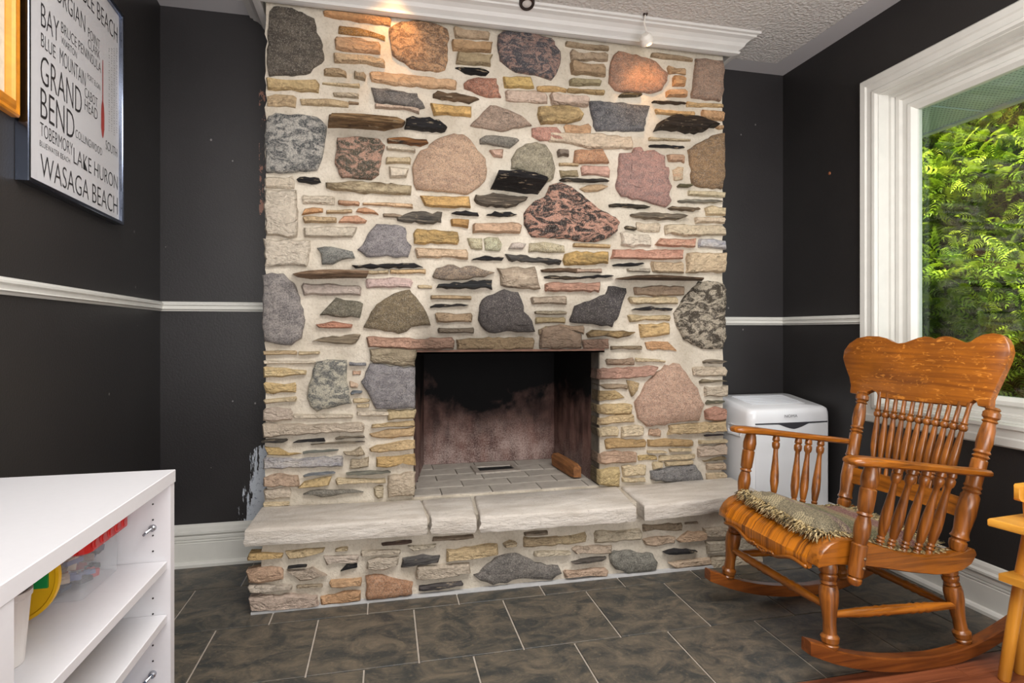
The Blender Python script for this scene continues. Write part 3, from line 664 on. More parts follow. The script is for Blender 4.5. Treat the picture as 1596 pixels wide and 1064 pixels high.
tile_stones(640, 320, S_, [
 ([(-130,110),(-60,90),(60,50),(290,70),(290,160),(120,170),(0,150),(-120,140)], K, (128,120,108), c2(54,52,50)),
 ([(380,65),(500,45),(620,70),(630,100),(450,90)], K, 'dark'), ([(705,85),(780,55),(920,60),(985,85),(900,105),(740,100)], K, 'dark'),
 ((365,120,185,540,125,200), S, (190,142,82)), ((575,170,250,1020,160,250), S, (194,156,128)), ([(35,220),(60,215),(440,240),(450,330),(440,355),(25,355)], S, (192,152,86), c2(150,128,88)),
 ((40,395,485,525,400,500), S, (210,180,150)), ([(530,310),(660,300),(670,400),(560,405),(535,360)], G, (210,198,166), c2(130,104,66)),
 ([(680,305),(720,288),(800,290),(850,350),(820,415),(690,410)], G, (216,206,176), c2(134,112,76)), ([(905,400),(930,345),(1000,330),(1065,360),(1040,402)], G, (206,192,182), c2(176,160,146)),
 ([(1095,345),(1300,340),(1415,370),(1415,430),(1095,430)], G, (206,194,164), c2(130,112,76)),
 ([(565,500),(680,460),(860,480),(850,510)], K, 'dark'), ([(870,450),(1060,460),(1390,510),(1380,540),(1150,530),(900,505)], K, (104,100,96), c2(48,46,46)),
 ([(200,650),(240,580),(340,540),(450,570),(560,550),(680,600),(770,620),(680,660),(480,685),(330,680),(220,665)], G, (168,146,122), c2(84,82,86)),
 ([(240,760),(270,730),(480,710),(520,695),(740,690),(750,765),(600,770)], K, (58,60,62), dict(p=.035)),
 ([(800,580),(1140,565),(1180,700),(1190,770),(1000,770),(830,740),(820,640)], L, (186,170,152), c2(150,134,116)),
 ((65,735,765,200,735,765), S, 'cream'), ((185,830,865,560,830,870), S, 'tan'), ((175,910,945,540,910,930), K, 'dark'),
 ((1110,840,910,1440,830,910), S, (184,168,152)), ((1145,970,1000,1440,975,1005), S, (160,150,128)),
 ((1205,580,610,1590,580,625), K, (130,104,82)), ((1230,640,672,1590,650,685), K, (90,78,62), c2(40,38,36)), ((1235,715,785,1745,715,785), S, (182,130,112)),
 ((-15,540,568,65,545,572), K, 'black'), ((-20,590,625,140,590,625), S, (214,180,136))])
P1 = [
 ([(608,70),(607,45),(620,35),(645,31),(680,36),(697,45),(699,60),(698,95),(693,108),(680,111),(640,105),(622,92),(612,85)], G, (206,160,118), c2(126,98,80, bl=.6)),
 ([(816,333),(827,318),(850,305),(858,288),(873,285),(890,290),(907,303),(932,325),(960,339),(966,347),(963,360),(945,372),(920,377),(880,372),(828,369),(818,350)], G, (206,152,130), c2(64,58,56, bl=.9)),
 ([(567,509),(582,480),(600,465),(620,455),(637,452),(648,462),(660,478),(668,495),(671,506),(655,508),(642,510),(632,516),(622,520),(600,516)], G, (136,120,92), c2(84,74,62)),
 ([(745,500),(750,468),(760,460),(787,452),(807,456),(812,466),(818,485),(828,500),(834,517),(815,518),(790,516),(762,519),(751,508)], G, (92,86,86), c2(56,54,58)),
 ((572,524,541,708,526,543), S, (176,132,114)), ((712,527,544,833,525,543), S, (168,140,104)),
 ([(842,512),(870,506),(906,520),(906,543),(842,543)], S, (160,134,116)),
 ((908,528,543,949,528,543), S, (160,120,104)), ((870,505,516,912,508,520), S, (170,142,118)),
 ((1132,222,240,1134,222,240), S, 'tan')]
tile_stones(0, 0, 1.0, P1[:-1])
tile_stones(640, 0, S_, [
 ((395,240,335,730,285,355), S, (178,154,128)), ((380,365,455,755,385,485), S, (184,146,106)), ([(435,480),(755,500),(735,605),(420,578)], S, (162,144,112)),
 ([(415,620),(540,618),(650,622),(730,665),(700,688),(500,672)], K, 'black'),
 ([(800,400),(810,320),(860,290),(1060,300),(1300,350),(1340,420),(1385,480),(1380,600),(1340,700),(1300,730),(1150,690),(960,650),(880,600),(830,550),(815,470)], G, (160,126,114), c2(84,84,90, bl=.8)),
 ([(490,770),(530,730),(620,715),(790,720),(805,800),(835,895),(700,890),(600,860),(500,810)], G, (214,144,118), c2(80,46,42)),
 ([(860,705),(1110,715),(1145,810),(865,805)], S, (208,174,102)), ((190,835,890,630,900,950), K, 'brown'), ((1165,785,830,1440,800,852), S, (206,164,104)),
 ((880,825,930,1270,850,950), L, 'ppink'), ((1285,855,950,1640,885,975), L, 'ppink')])
tile_stones(890, 40, S_, [
 ((-50,145,180,350,185,230), S, (150,130,105)), ((0,230,320,340,235,330), S, (166,146,124)), ((0,330,440,320,360,475), S, (168,140,110)),
 ((-10,480,545,275,500,550), S, (152,142,110)), ((-30,570,610,310,590,640), S, (166,138,92)),
 ([(370,330),(400,270),(440,235),(520,250),(650,280),(780,330),(850,400),(900,440),(880,510),(840,590),(760,620),(560,605),(420,605),(350,520),(360,420)], G, (186,134,106), c2(124,108,98)),
 ((740,245,290,1125,300,330), S, (152,130,104)), ((890,375,440,1065,385,440), S, (196,156,116)), ((945,460,550,1060,470,560), S, 'orange'), ((880,590,650,1065,590,650), S, (206,150,104)),
 ([(1150,300),(1390,330),(1410,420),(1400,520),(1395,620),(1380,690),(1250,680),(1110,665),(1130,500),(1140,380)], G, (172,138,116), c2(116,106,100)),
 ((440,630,652,650,620,660), K, (110,96,70), c2(50,44,36)),
 ([(175,690),(400,700),(730,740),(690,860),(670,975),(480,965),(235,960),(200,880)], G, (112,112,116), c2(48,48,54)),
 ((780,770,810,1145,790,835), S, (206,160,104)), ((1200,775,850,1415,785,865), S, (196,148,104)), ((750,692,712,1060,700,722), K, (90,72,54), c2(50,40,34)), ((1070,700,738,1410,712,750), S, (206,170,120)),
 ((1340,915,945,1415,915,945), S, (190,150,110)),
 ([(770,960),(800,900),(920,845),(1170,860),(1330,930),(1150,1000),(980,970)], K, (62,50,40), c2(34,28,24, p=.065))])
tile_stones(890, 190, S_, [
 ([(-200,100),(200,100),(560,140),(570,240),(200,240),(0,200),(-200,170)], L, (206,186,164)), ((720,140,165,1110,155,172), S, (186,168,138)), ((720,205,228,1050,220,240), K, 'dark'),
 ([(30,260),(290,250),(355,375),(30,385)], G, (212,156,118), c2(160,110,84)), ((100,405,490,360,410,505), S, (204,156,144)), ((-110,375,400,75,380,405), S, 'tan'),
 ([(-105,445),(60,440),(75,505),(-90,505)], S, (142,128,98)), ((-105,520,548,355,520,560), K, (80,74,66), c2(36,34,34)),
 ([(90,610),(150,580),(300,570),(350,590),(260,640),(130,640)], S, (182,152,118)),
 ([(460,300),(560,280),(580,230),(640,230),(660,280),(760,260),(860,310),(870,420),(910,420),(900,520),(935,600),(900,680),(920,730),(880,785),(750,750),(620,710),(470,690),(415,620),(430,480)], G, (184,138,126), c2(118,106,108)),
 ((890,290,370,1050,290,380), S, (192,152,126)), ((950,425,530,1045,420,535), G, (222,190,160), c2(206,150,116)),
 ([(1080,260),(1200,180),(1300,130),(1420,100),(1420,300),(1415,500),(1395,610),(1230,610),(1120,560),(1110,440)], G, (158,124,88), c2(96,86,76)),
 ((980,570,602,1115,568,605), K, (120,112,84), c2(50,50,42)), ((1080,630,670,1425,640,690), L, (204,190,158)), ((990,715,735,1405,715,748), K, (176,168,150), c2(90,88,82)),
 ((350,740,780,735,770,795), K, (84,76,66), c2(30,28,26)), ((890,780,800,1190,782,825), K, (140,120,98)), ((1240,780,860,1428,790,865), L, 'cream'),
 ((550,835,878,1080,850,905), K, (150,138,120), c2(84,76,66)), ((1145,870,930,1425,880,940), L, (210,190,166)), ((495,955,985,605,970,1000), K, (120,108,88), c2(50,46,40)),
 ((604,910,1000,830,920,1005), L, (210,194,172)), ((870,940,1025,1425,960,1052), L, (206,190,164))])
tile_stones(890, 340, S_, [
 ((465,125,240,740,145,250), L, (214,204,190)), ([(775,250),(830,185),(1145,190),(1140,270),(800,255)], S, (208,168,146), c2(196,142,120)), ((1170,195,265,1428,205,285), L, (190,188,192), c2(160,162,172)),
 ([(370,370),(400,290),(1030,290),(1025,380),(600,375)], S, (204,150,132), c2(190,140,120)), ((20,230,265,360,240,275), S, (190,160,116)),
 ([(-50,330),(0,310),(200,310),(345,310),(350,415),(100,430),(-60,440),(-70,390)], S, (214,170,96), c2(150,128,86)),
 ([(1070,320),(1425,320),(1428,380),(1410,500),(1070,505)], L, (206,182,150)), ((740,405,490,1040,400,500), S, (202,176,146)), ((390,412,442,680,405,435), K, 'dark'),
 ((520,460,490,735,460,495), L, (196,184,168), c2(100,96,90)), ((40,470,500,285,465,500), S, (176,150,134)), ((60,533,558,390,520,545), K, 'dark'),
 ((-235,600,680,265,600,685), S, (186,136,118)),
 ([(0,930),(40,800),(180,760),(320,700),(350,620),(500,640),(510,680),(470,800),(440,890),(380,1000),(200,975),(0,960)], G, (78,74,76), c2(54,50,50)),
 ((580,630,705,1050,625,710), S, (160,136,116)), ((535,725,790,985,725,790), L, 'cream'), ([(560,840),(700,810),(930,830),(920,850),(600,850)], K, 'dark'), ((530,890,950,920,890,940), S, (204,182,142)),
 ([(1120,640),(1180,590),(1260,580),(1400,600),(1425,650),(1425,900),(1428,1100),(1400,1200),(1300,1210),(1200,1200),(1050,1120),(980,1000),(945,880),(1000,800),(1060,720)], G, (192,180,160), c2(78,70,60, bl=.9))])
tile_stones(890, 490, S_, [
 ([(635,90),(910,80),(915,185),(650,220)], S, (208,172,116)), ([(690,250),(900,245),(975,325),(700,325)], S, (208,156,112)), ((370,285,322,655,285,322), S, (136,120,98)),
 ([(150,180),(200,140),(480,150),(590,160),(540,200),(430,215),(300,190),(160,215)], S, (166,136,88), c2(86,70,50)),
 ((325,410,470,585,405,465), S, (140,116,98)), ([(310,500),(750,470),(800,480),(760,560),(600,580),(400,595),(310,595)], S, (184,138,124)), ((600,400,435,870,420,440), L, 'cream'),
 ([(590,800),(640,740),(690,640),(760,560),(870,470),(1000,450),(1060,530),(1110,620),(1165,680),(1180,760),(1225,830),(1180,980),(1000,985),(860,1015),(700,1030),(620,960)], G, (206,170,146), c2(164,128,112)),
 ((310,640,690,525,640,690), S, (150,130,108)), ([(520,610),(630,630),(610,700),(565,765),(540,690)], G, (190,162,118), c2(140,118,88)),
 ([(305,700),(400,700),(500,760),(400,785),(305,790)], S, (184,156,108)), ((300,825,920,565,820,910), S, (208,180,130)), ((300,940,1020,590,925,990), S, (208,180,136)),
 ((1125,480,560,1438,490,572), L, (204,188,168)), ((1220,415,445,1425,420,448), K, (170,156,136), c2(96,88,78)), ((1190,600,632,1438,605,622), K, (160,146,120), c2(84,76,60)),
 ((1230,670,750,1450,665,750), L, (200,186,168)), ((1240,790,835,1428,795,818), K, (150,144,120), c2(70,68,58)), ((1240,870,970,1430,865,970), S, (184,130,114))])
tile_stones(890, 640, S_, [
 ((300,155,245,440,150,240), L, 'cream'), ((460,145,250,675,140,230), L, (208,190,160)), ((725,175,230,830,165,238), S, (196,160,136)), ([(895,215),(905,135),(1420,90),(1428,185),(1000,215)], S, (208,182,140)),
 ((1230,218,236,1420,215,230), K, (70,60,66)), ((315,265,355,690,265,340), S, (176,142,94)), ((705,265,335,1130,260,330), S, (178,144,96)), ((1180,270,305,1435,260,295), L, 'cream'),
 ((1170,330,425,1437,310,410), L, (198,178,162)), ((300,380,485,610,380,475), S, (190,156,134)), ((705,365,390,880,370,390), S, 'cream'), ((910,350,380,1110,345,370), S, 'cream'),
 ((625,415,460,800,410,460), S, (200,172,116)), ((815,420,465,1145,400,440), L, 'cream'), ((1220,455,470,1430,420,452), K, (176,156,120), c2(90,78,60)), ((1250,490,545,1432,480,540), L, (196,172,148)),
 ((305,525,690,450,522,700), S, (206,182,130)), ([(470,510),(690,500),(690,600),(490,605)], L, 'cream'), ((470,618,655,690,622,660), L, 'cream'),
 ([(730,560),(860,530),(1150,500),(1230,650),(1000,665),(740,640)], G, (140,138,138), c2(92,92,94)), ((1250,570,650,1440,570,650), L, (204,182,150)),
 ((750,478,540,850,478,520), L, 'cream'), ((870,470,515,1130,455,490), L, 'cream')])
tile_stones(400, 320, S_, [
 ((430,105,160,735,108,155), S, (206,178,140)), ([(745,145),(800,100),(930,95),(1020,140),(1010,165),(760,155)], S, (222,164,134)), ((1165,75,110,1340,85,125), S, (150,132,114)),
 ([(440,200),(920,195),(915,240),(870,290),(440,290)], L, (212,202,186)),
 ([(935,410),(1000,320),(1050,220),(1100,165),(1240,180),(1280,180),(1370,200),(1390,330),(1425,370),(1400,470),(1290,485),(1200,470),(1000,470)], G, (160,154,156), c2(92,90,94)),
 ([(65,315),(480,320),(495,400),(460,555),(85,555),(72,400)], L, (212,202,188)),
 ([(560,390),(700,375),(880,430),(905,490),(780,500),(700,550),(600,545),(590,450)], G, (144,144,138), c2(86,88,88)),
 ([(880,555),(1000,545),(1450,530),(1540,570),(1400,575),(1180,580),(900,580)], K, 'dark', dict(p=.03)), ((1020,592,628,1215,597,630), S, 'cream'), ((1228,590,625,1470,588,622), S, (216,180,132)),
 ((1005,680,755,1435,680,760), L, (208,180,178)), ((420,730,820,965,735,820), L, (196,182,176)),
 ([(60,640),(140,620),(250,630),(340,720),(400,850),(435,1000),(440,1090),(410,1220),(320,1290),(200,1285),(70,1240),(55,1080),(62,800)], G, (170,162,158), c2(78,78,84)),
 ([(590,1010),(660,920),(740,850),(960,890),(985,900),(940,1035),(800,1030),(650,1010)], G, (128,122,104), c2(78,74,64))])
tile_stones(640, 480, S_, [((225,40,130,570,42,130), S, (184,156,124)), ((245,180,235,585,180,235), S, (122,110,98)), ((1150,88,138,1430,88,138), S, (172,152,110)), ((1180,180,250,1330,180,250), S, (160,140,112))])
tile_stones(400, 480, S_, [
 ([(540,150),(700,120),(880,145),(870,185),(640,190),(570,180)], S, (186,122,100)), ([(520,290),(700,260),(960,240),(920,325),(680,330),(600,310)], K, (166,150,126), c2(110,98,82)),
 ((60,392,430,370,395,428), S, (196,170,132)), ((385,398,430,580,402,424), S, 'cream'), ((60,480,515,540,490,512), L, 'white'), ((60,540,630,460,570,612), S, (206,174,116), c2(214,196,160)),
 ([(480,700),(520,580),(560,500),(650,480),(830,480),(830,640),(870,870),(760,905),(560,950),(500,900),(460,820)], G, (200,194,174), c2(104,106,106, bl=.6)),
 ([(1040,380),(1150,365),(1400,380),(1430,480),(1420,540),(1250,520),(1045,490)], S, (156,144,122), c2(126,114,94)),
 ([(1040,500),(1290,540),(1430,545),(1450,780),(1440,920),(1100,935),(1040,820),(965,680)], G, (152,148,150), c2(96,94,100)),
 ((850,500,530,1010,505,530), G, (150,150,156)), ((880,575,615,960,580,615), S, (206,166,142)), ((850,672,728,940,690,728), L, (206,176,152)), ((860,765,800,980,760,788), K, (150,154,160), c2(86,96,100)),
 ((885,838,875,1040,832,868), S, 'cream'), ((920,890,920,1040,882,915), L, 'cream'), ((65,685,788,360,692,778), S, (206,176,120)), ((65,840,880,365,820,860), L, 'cream'),
 ((50,930,1035,330,935,1035), L, (202,186,174)), ((335,978,1015,890,978,1010), L, 'white'), ((920,952,988,1225,950,988), L, 'white'), ((1205,945,1038,1450,935,1020), S, (196,176,136))])
tile_stones(400, 640, S_, [
 ((48,120,235,990,100,205), L, (198,184,168)), ((1055,125,160,1450,92,140), S, (196,170,128)), ([(1040,210),(1200,170),(1450,160),(1450,232),(1180,255),(1060,240)], S, (196,164,122)),
 ((45,265,295,285,255,292), K, (100,94,84), c2(46,44,44)), ([(335,295),(380,270),(620,255),(630,280),(420,290)], K, 'dark'), ((720,240,268,1000,230,250), K, (60,56,54), c2(150,136,116)), ((495,300,318,1000,275,300), K, (80,74,70), c2(170,154,130)),
 ([(60,340),(200,345),(290,390),(415,390),(300,412),(100,405)], S, (200,168,108)), ((425,365,400,750,355,380), K, (140,140,130), c2(88,92,88)), ([(800,380),(870,370),(960,330),(1000,400),(930,415),(820,405)], S, (170,156,134)),
 ([(1030,340),(1100,310),(1440,270),(1450,350),(1050,385)], S, (202,172,126)), ((60,430,540,800,420,512), L, (184,180,180), c2(158,158,166)), ((860,455,540,1035,430,525), S, (182,168,146)),
 ([(1100,430),(1450,400),(1450,500),(1350,490),(1200,520),(1100,510)], S, (204,168,110)), ((65,600,705,400,590,700), S, (194,166,146)), ((430,580,608,720,560,588), K, (150,154,158), c2(100,104,108)),
 ([(380,712),(440,645),(690,600),(670,685),(500,700)], S, (206,178,126)), ((825,560,592,1235,550,578), K, (140,138,124), c2(86,86,80)), ((730,620,675,1195,630,668), L, 'cream'),
 ((60,722,835,310,710,805), L, (200,186,170)), ([(430,770),(560,725),(900,725),(985,750),(780,770),(600,795)], G, (150,144,132), c2(100,98,92)), ([(1210,600),(1430,560),(1450,780),(1210,795)], L, (192,176,156)),
 ((60,850,890,300,842,872), L, 'cream'), ((1080,695,790,1170,695,795), L, (190,176,150))])
# long ledge stones that stand far out from the face
def ledge(front, back, ox, oy, p, col, c2_, endcol=None):
    NST[0] += 1
    f = [onY(ox + a_ / S_, oy + b_ / S_, YF - p) for a_, b_ in front]; bk = [onY(ox + a_ / S_, oy + b_ / S_, YF) for a_, b_ in back]
    def dens(q):
        out = []
        for i in range(len(q)):
            for t in (0, .5): 
                a_, b_ = q[i], q[(i + 1) % len(q)]; x = a_[0] + (b_[0] - a_[0]) * t; z = a_[1] + (b_[1] - a_[1]) * t
                out.append((x + .003 * mnoise.noise(Vector((x * 50, 1, z * 50))), z + .004 * mnoise.noise(Vector((x * 50, 7, z * 50)))))
        return out
    f, bk = dens(f), dens(bk); n = len(f)
    midr = [((a_[0] * .35 + b_[0] * .65), YF - p * .62 + .01 * mnoise.noise(Vector((a_[0] * 30, 3, a_[1] * 30))), (a_[1] * .35 + b_[1] * .65) + .003 * mnoise.noise(Vector((a_[0] * 44, 2, a_[1])))) for a_, b_ in zip(bk, f)]
    rings = [[(x, YF + .03, z) for x, z in bk], [(x, YF, z) for x, z in bk], midr, [(x, YF - p + .006 * mnoise.noise(Vector((x * 40, 5, z * 40))), z) for x, z in f]]
    o = MB().loft(rings).build('stone', M['slate'], breast)
    o.color = (*lin(col), 1); o['c2'] = [float(q) for q in lin(c2_)]
    return o
ledge([(690,92),(980,98),(1290,130),(1365,165),(1335,188),(1000,163),(800,150),(672,138)], [(668,110),(980,110),(1290,145),(1372,180),(1345,228),(1180,265),(900,242),(652,234)], 400, 160, .12, (158,128,92), (84,62,40))
ledge([(812,622),(1000,620),(1150,642),(1262,682),(1258,712),(1100,695),(950,676),(806,664)], [(805,650),(1000,640),(1150,660),(1275,705),(1172,845),(1050,838),(900,822),(733,800)], 640, 160, .13, (40,37,38), (22,20,22))
ledge([(335,628),(480,598),(760,590),(1030,600),(1027,622),(760,622),(480,632),(350,645)], [(330,630),(480,602),(760,596),(1030,604),(1012,672),(850,675),(500,682),(380,662)], 400, 320, .11, (164,136,110), (92,70,52))
ledge([(412,550),(600,524),(830,516),(1225,548),(1232,560),(830,543),(600,548),(430,560)], [(412,552),(600,530),(830,522),(1225,552),(1205,582),(1000,575),(600,572),(450,570)], 890, 340, .12, (112,90,70), (48,38,30))

# raised hearth stones
H = dict(y=YH, parent=hearth)
tile_stones(370, 790, S_, [
 ([(85,465),(110,430),(430,425),(415,462),(200,490),(90,492)], S, (204,168,110)), ([(440,410),(810,380),(800,410),(600,470),(470,480)], S, (200,176,136)), ((900,385,415,1020,372,400), S, 'cream'),
 ([(790,450),(1120,450),(1110,520),(900,510),(825,535)], L, (188,174,164)), ((1135,402,450,1500,392,440), L, (196,184,168)), ((86,575,695,420,555,662), S, (192,156,132)), ((465,545,558,640,532,545), K, 'dark'),
 ([(460,590),(700,560),(840,640),(580,680)], L, (180,164,150)), ([(950,590),(1010,540),(1100,520),(1105,550),(1000,580)], K, 'dark'),
 ([(1195,500),(1300,470),(1500,450),(1490,540),(1350,575),(1200,565)], L, (186,174,160)), ((98,720,795,500,712,752), L, (196,184,172)), ((545,722,745,790,715,735), S, (176,160,138)), ((850,682,740,1150,662,732), S, (200,156,116)),
 ([(112,830),(500,800),(740,820),(750,915),(400,948),(130,945),(110,890)], L, (196,174,162)), ([(755,835),(900,800),(1140,770),(1140,862),(780,900)], S, (196,148,108)),
 ([(1190,650),(1260,620),(1400,650),(1608,700),(1610,805),(1400,838),(1190,855)], G, (206,158,124), c2(164,116,86))], **H)
tile_stones(600, 790, S_, [
 ((-30,325,350,250,305,330), K, (110,88,78)), ([(210,362),(480,342),(460,375),(260,410)], L, (192,182,164)), ([(150,560),(170,480),(350,440),(500,470),(490,500),(300,545)], K, (120,116,112), c2(52,50,52)),
 ([(560,500),(570,400),(1030,340),(1040,440),(800,480)], S, (206,180,138)), ([(285,670),(300,550),(780,512),(790,600),(600,650)], L, (198,184,168)), ([(310,780),(320,730),(700,690),(730,710),(500,760)], K, (104,98,96), c2(44,42,44)),
 ((1100,330,380,1220,312,360), S, (186,168,140)), ((1275,288,365,1600,272,340), S, (190,168,136)), ((440,285,318,820,252,292), S, (132,116,102)), ((1285,238,262,1500,222,246), S, (120,108,96))], **H)
tile_stones(0, 0, 1.0, [
 ([(739,898),(759,880),(779,866),(803,863),(818,868),(835,878),(870,882),(875,893),(860,903),(840,904),(815,900),(790,907),(768,911),(750,905)], G, (140,134,128), c2(84,82,82)),
 ([(1096,824),(1186,812),(1187,830),(1100,838)], L, (190,176,158)), ([(1100,845),(1187,836),(1187,856),(1103,862)], L, (176,166,150)), ([(1108,868),(1187,862),(1187,878),(1110,888)], L, (196,182,160)), ((1130,800,812,1180,795,806), S, (160,144,124))], **H)
tile_stones(840, 770, 5.148, [
 ((90,345,405,380,312,380), S, 'cream'), ((445,305,400,825,278,360), L, (202,190,168)), ((835,245,300,1155,238,290), S, (150,134,114)), ([(840,360),(950,345),(1100,350),(1090,390),(940,415),(860,410)], S, (196,170,148)),
 ([(1110,370),(1200,300),(1350,300),(1350,360),(1200,390),(1130,385)], S, (176,144,118)), ([(265,440),(300,415),(590,420),(580,480),(300,480)], L, (198,178,160)), ([(265,545),(380,515),(540,500),(500,530),(290,560)], K, (120,112,104)),
 ([(570,500),(600,455),(700,450),(800,470),(920,480),(955,550),(940,600),(850,620),(720,630),(620,610),(580,560)], G, (146,144,134), c2(92,90,86)), ((210,612,670,550,592,655), S, (200,170,150)),
 ([(1000,462),(1090,440),(1270,450),(1200,475),(1020,477)], K, 'dark'), ([(1040,550),(1380,512),(1390,560),(1100,598)], L, (206,180,156)), ((1175,228,245,1280,222,240), S, (140,126,112)), ((-40,460,496,262,460,490), L, (196,184,162))], **H)

# hearth slabs
def slab(pts, zt=.314, th=.062, sd=0):
    P = [onZ(px, py, zt) for px, py in pts]
    out = []
    for i in range(4):
        a_, b_ = P[i], P[(i + 1) % 4]; n = max(2, int(math.dist(a_, b_) / .035))
        for k in range(n):
            t = k / n; out.append((a_[0] + (b_[0] - a_[0]) * t, a_[1] + (b_[1] - a_[1]) * t))
    cx = sum(p[0] for p in out) / len(out); cy = sum(p[1] for p in out) / len(out)
    def ring(z, ins, j):
        r = []
        for x, y in out:
            dx, dy = cx - x, cy - y; e = math.hypot(dx, dy)
            q = ins + j * mnoise.noise(Vector((x * 30, sd, z * 70)))
            r.append((x + math.copysign(min(abs(q), .01), dx) * (1 if q > 0 else -1) * (abs(dx) > .02), y + q * (1 if dy > 0 else -1), z + .0025 * mnoise.noise(Vector((x * 26, 3 + sd, z)))))
        return r
    rings = [ring(zt - th, .004, .006), ring(zt - th * .72, -.001, .012), ring(zt - th * .45, .002, .012), ring(zt - .012, .001, .004), ring(zt - .004, .003, .002), ring(zt, .010, .001)]
    o = MB().loft(rings).build('slab', M['slab'], hearth); o.data.shade_smooth(); o.data.set_sharp_from_angle(angle=math.radians(50)); return o
m, nt, b = newmat('limestone_slab'); pos = nd(nt, 'NewGeometry').outputs['Position']
n1 = noise(nt, nd(nt, 'Mapping', {'Vector': pos, 'Scale': (2, 6, 10)}).outputs[0], 2.2, 6, .6, .6); n2 = noise(nt, pos, 80, 4, .75)
col = mix(nt, ramp(nt, n1, [(.35, 0.0), (.65, 1.0)]), lin((190, 181, 170)) + (1,), lin((214, 207, 198)) + (1,))
col = mix(nt, ramp(nt, n2, [(.30, .4), (.42, 0.0)]), col, (.18, .14, .10, 1)); nt.links.new(col, b.inputs['Base Color']); b.inputs['Roughness'].default_value = .85
bump(nt, b, mth(nt, 'ADD', noise(nt, nd(nt, 'Mapping', {'Vector': pos, 'Scale': (9, 9, 30)}).outputs[0], 2.0, 6, .65), mth(nt, 'MULTIPLY', n2, .2)), .009); M['slab'] = m
slab([(407,789),(657,778),(667,808),(380,826)], sd=1); slab([(657,778),(735,773),(743,805),(672,808)], sd=2)
slab([(739,772),(962,757),(992,789),(748,806)], sd=3); slab([(967,757),(1139,743),(1192,768),(1004,789)], sd=4)
MB().box(-.45, 1.58, YH - .005, YF + .05, .24, .303).build('mortar_bed', M['mortar'], hearth)

# firebox
fb = MB(); d0, d1 = YF + .05, 3.085; bx0, bx1 = .205, .935
m, nt, b = newmat('sooty_firebox'); pos = nd(nt, 'NewGeometry').outputs['Position']; s = nd(nt, 'SeparateXYZ', {'Vector': pos})
st = noise(nt, nd(nt, 'Mapping', {'Vector': pos, 'Scale': (6, 6, 6)}).outputs[0], 1.0, 6, .6, .3)
rust = mix(nt, ramp(nt, noise(nt, nd(nt, 'Mapping', {'Vector': pos, 'Scale': (20, 20, 5)}).outputs[0], 1.0, 5), [(.35, 0.0), (.65, 1.0)]), lin((84, 62, 58)) + (1,), lin((128, 98, 90)) + (1,))
cx = mth(nt, 'SUBTRACT', s.outputs[0], .56); bell = mth(nt, 'SUBTRACT', 1.0, mth(nt, 'MULTIPLY', mth(nt, 'MULTIPLY', cx, cx), 9.0))
up = mth(nt, 'ADD', mth(nt, 'MULTIPLY', mth(nt, 'SUBTRACT', s.outputs[2], .52), 4.2), mth(nt, 'MULTIPLY', mth(nt, 'SUBTRACT', st, .5), 2.4))
up = mth(nt, 'ADD', up, mth(nt, 'MULTIPLY', bell, .35)); up = mth(nt, 'ADD', up, .1, clamp=True)
col = mix(nt, up, rust, (.006, .006, .0065, 1))
ash = mth(nt, 'ADD', mth(nt, 'MULTIPLY', noise(nt, pos, 130, 5, .8), .6), mth(nt, 'MULTIPLY', noise(nt, pos, 9, 4, .6), .4)); lo = mth(nt, 'MULTIPLY', mth(nt, 'SUBTRACT', .56, s.outputs[2]), 4.0)
lo = mth(nt, 'MULTIPLY', mth(nt, 'ADD', lo, mth(nt, 'MULTIPLY', bell, .4)), mth(nt, 'SUBTRACT', 1.0, up), clamp=True)
col = mix(nt, mth(nt, 'MULTIPLY', lo, ramp(nt, ash, [(.44, 0.0), (.60, .8)])), col, lin((196, 176, 168)) + (1,))
nt.links.new(col, b.inputs['Base Color']); b.inputs['Roughness'].default_value = .8; b.inputs['Specular IOR Level'].default_value = .12; bump(nt, b, ash, .003); M['soot'] = m
fireb = MB().box(OX0 - .03, OX1 + .03, d0, d1 + .05, OZ0 - .09, OZ0 - .05).build('firebox', M['soot'], fp)
th = .02
MB().box(bx0 - .02, bx1 + .02, d1, d1 + th, OZ0 - .03, 1.02).build('back_panel', M['soot'], fireb)
for nm, xa, xb in (('side_panel', OX0 - .008, bx0), ('side_panel', OX1 + .008, bx1)):
    sg = -1 if xa < .5 else 1
    MB().prism([(xa, YF + .035, OZ0 - .03), (xb, d1, OZ0 - .03), (xb + sg * th, d1, OZ0 - .03), (xa + sg * th, YF + .035, OZ0 - .03)], (0, 0, .72)).build(nm, M['soot'], fireb)
MB().prism([(OX0, YF + .06, .955), (OX0, d1 - .16, 1.02), (OX0, d1, .99), (OX0, d1, 1.06), (OX0, YF + .06, 1.06)], (OX1 - OX0, 0, 0)).build('smoke_hood', plain('soot_black', (14, 14, 15), .8), fireb)
lin_ = plain('angle_iron', (96, 66, 52), .7, nz=.3, nscale=22, bmp=.002)
mb = MB(); mb.box(OX0 - .02, OX1 + .02, YF - .012, YF + .09, .930, .937); mb.box(OX0 - .02, OX1 + .02, YF - .012, YF - .004, .930, .946); mb.build('lintel', lin_, fp)
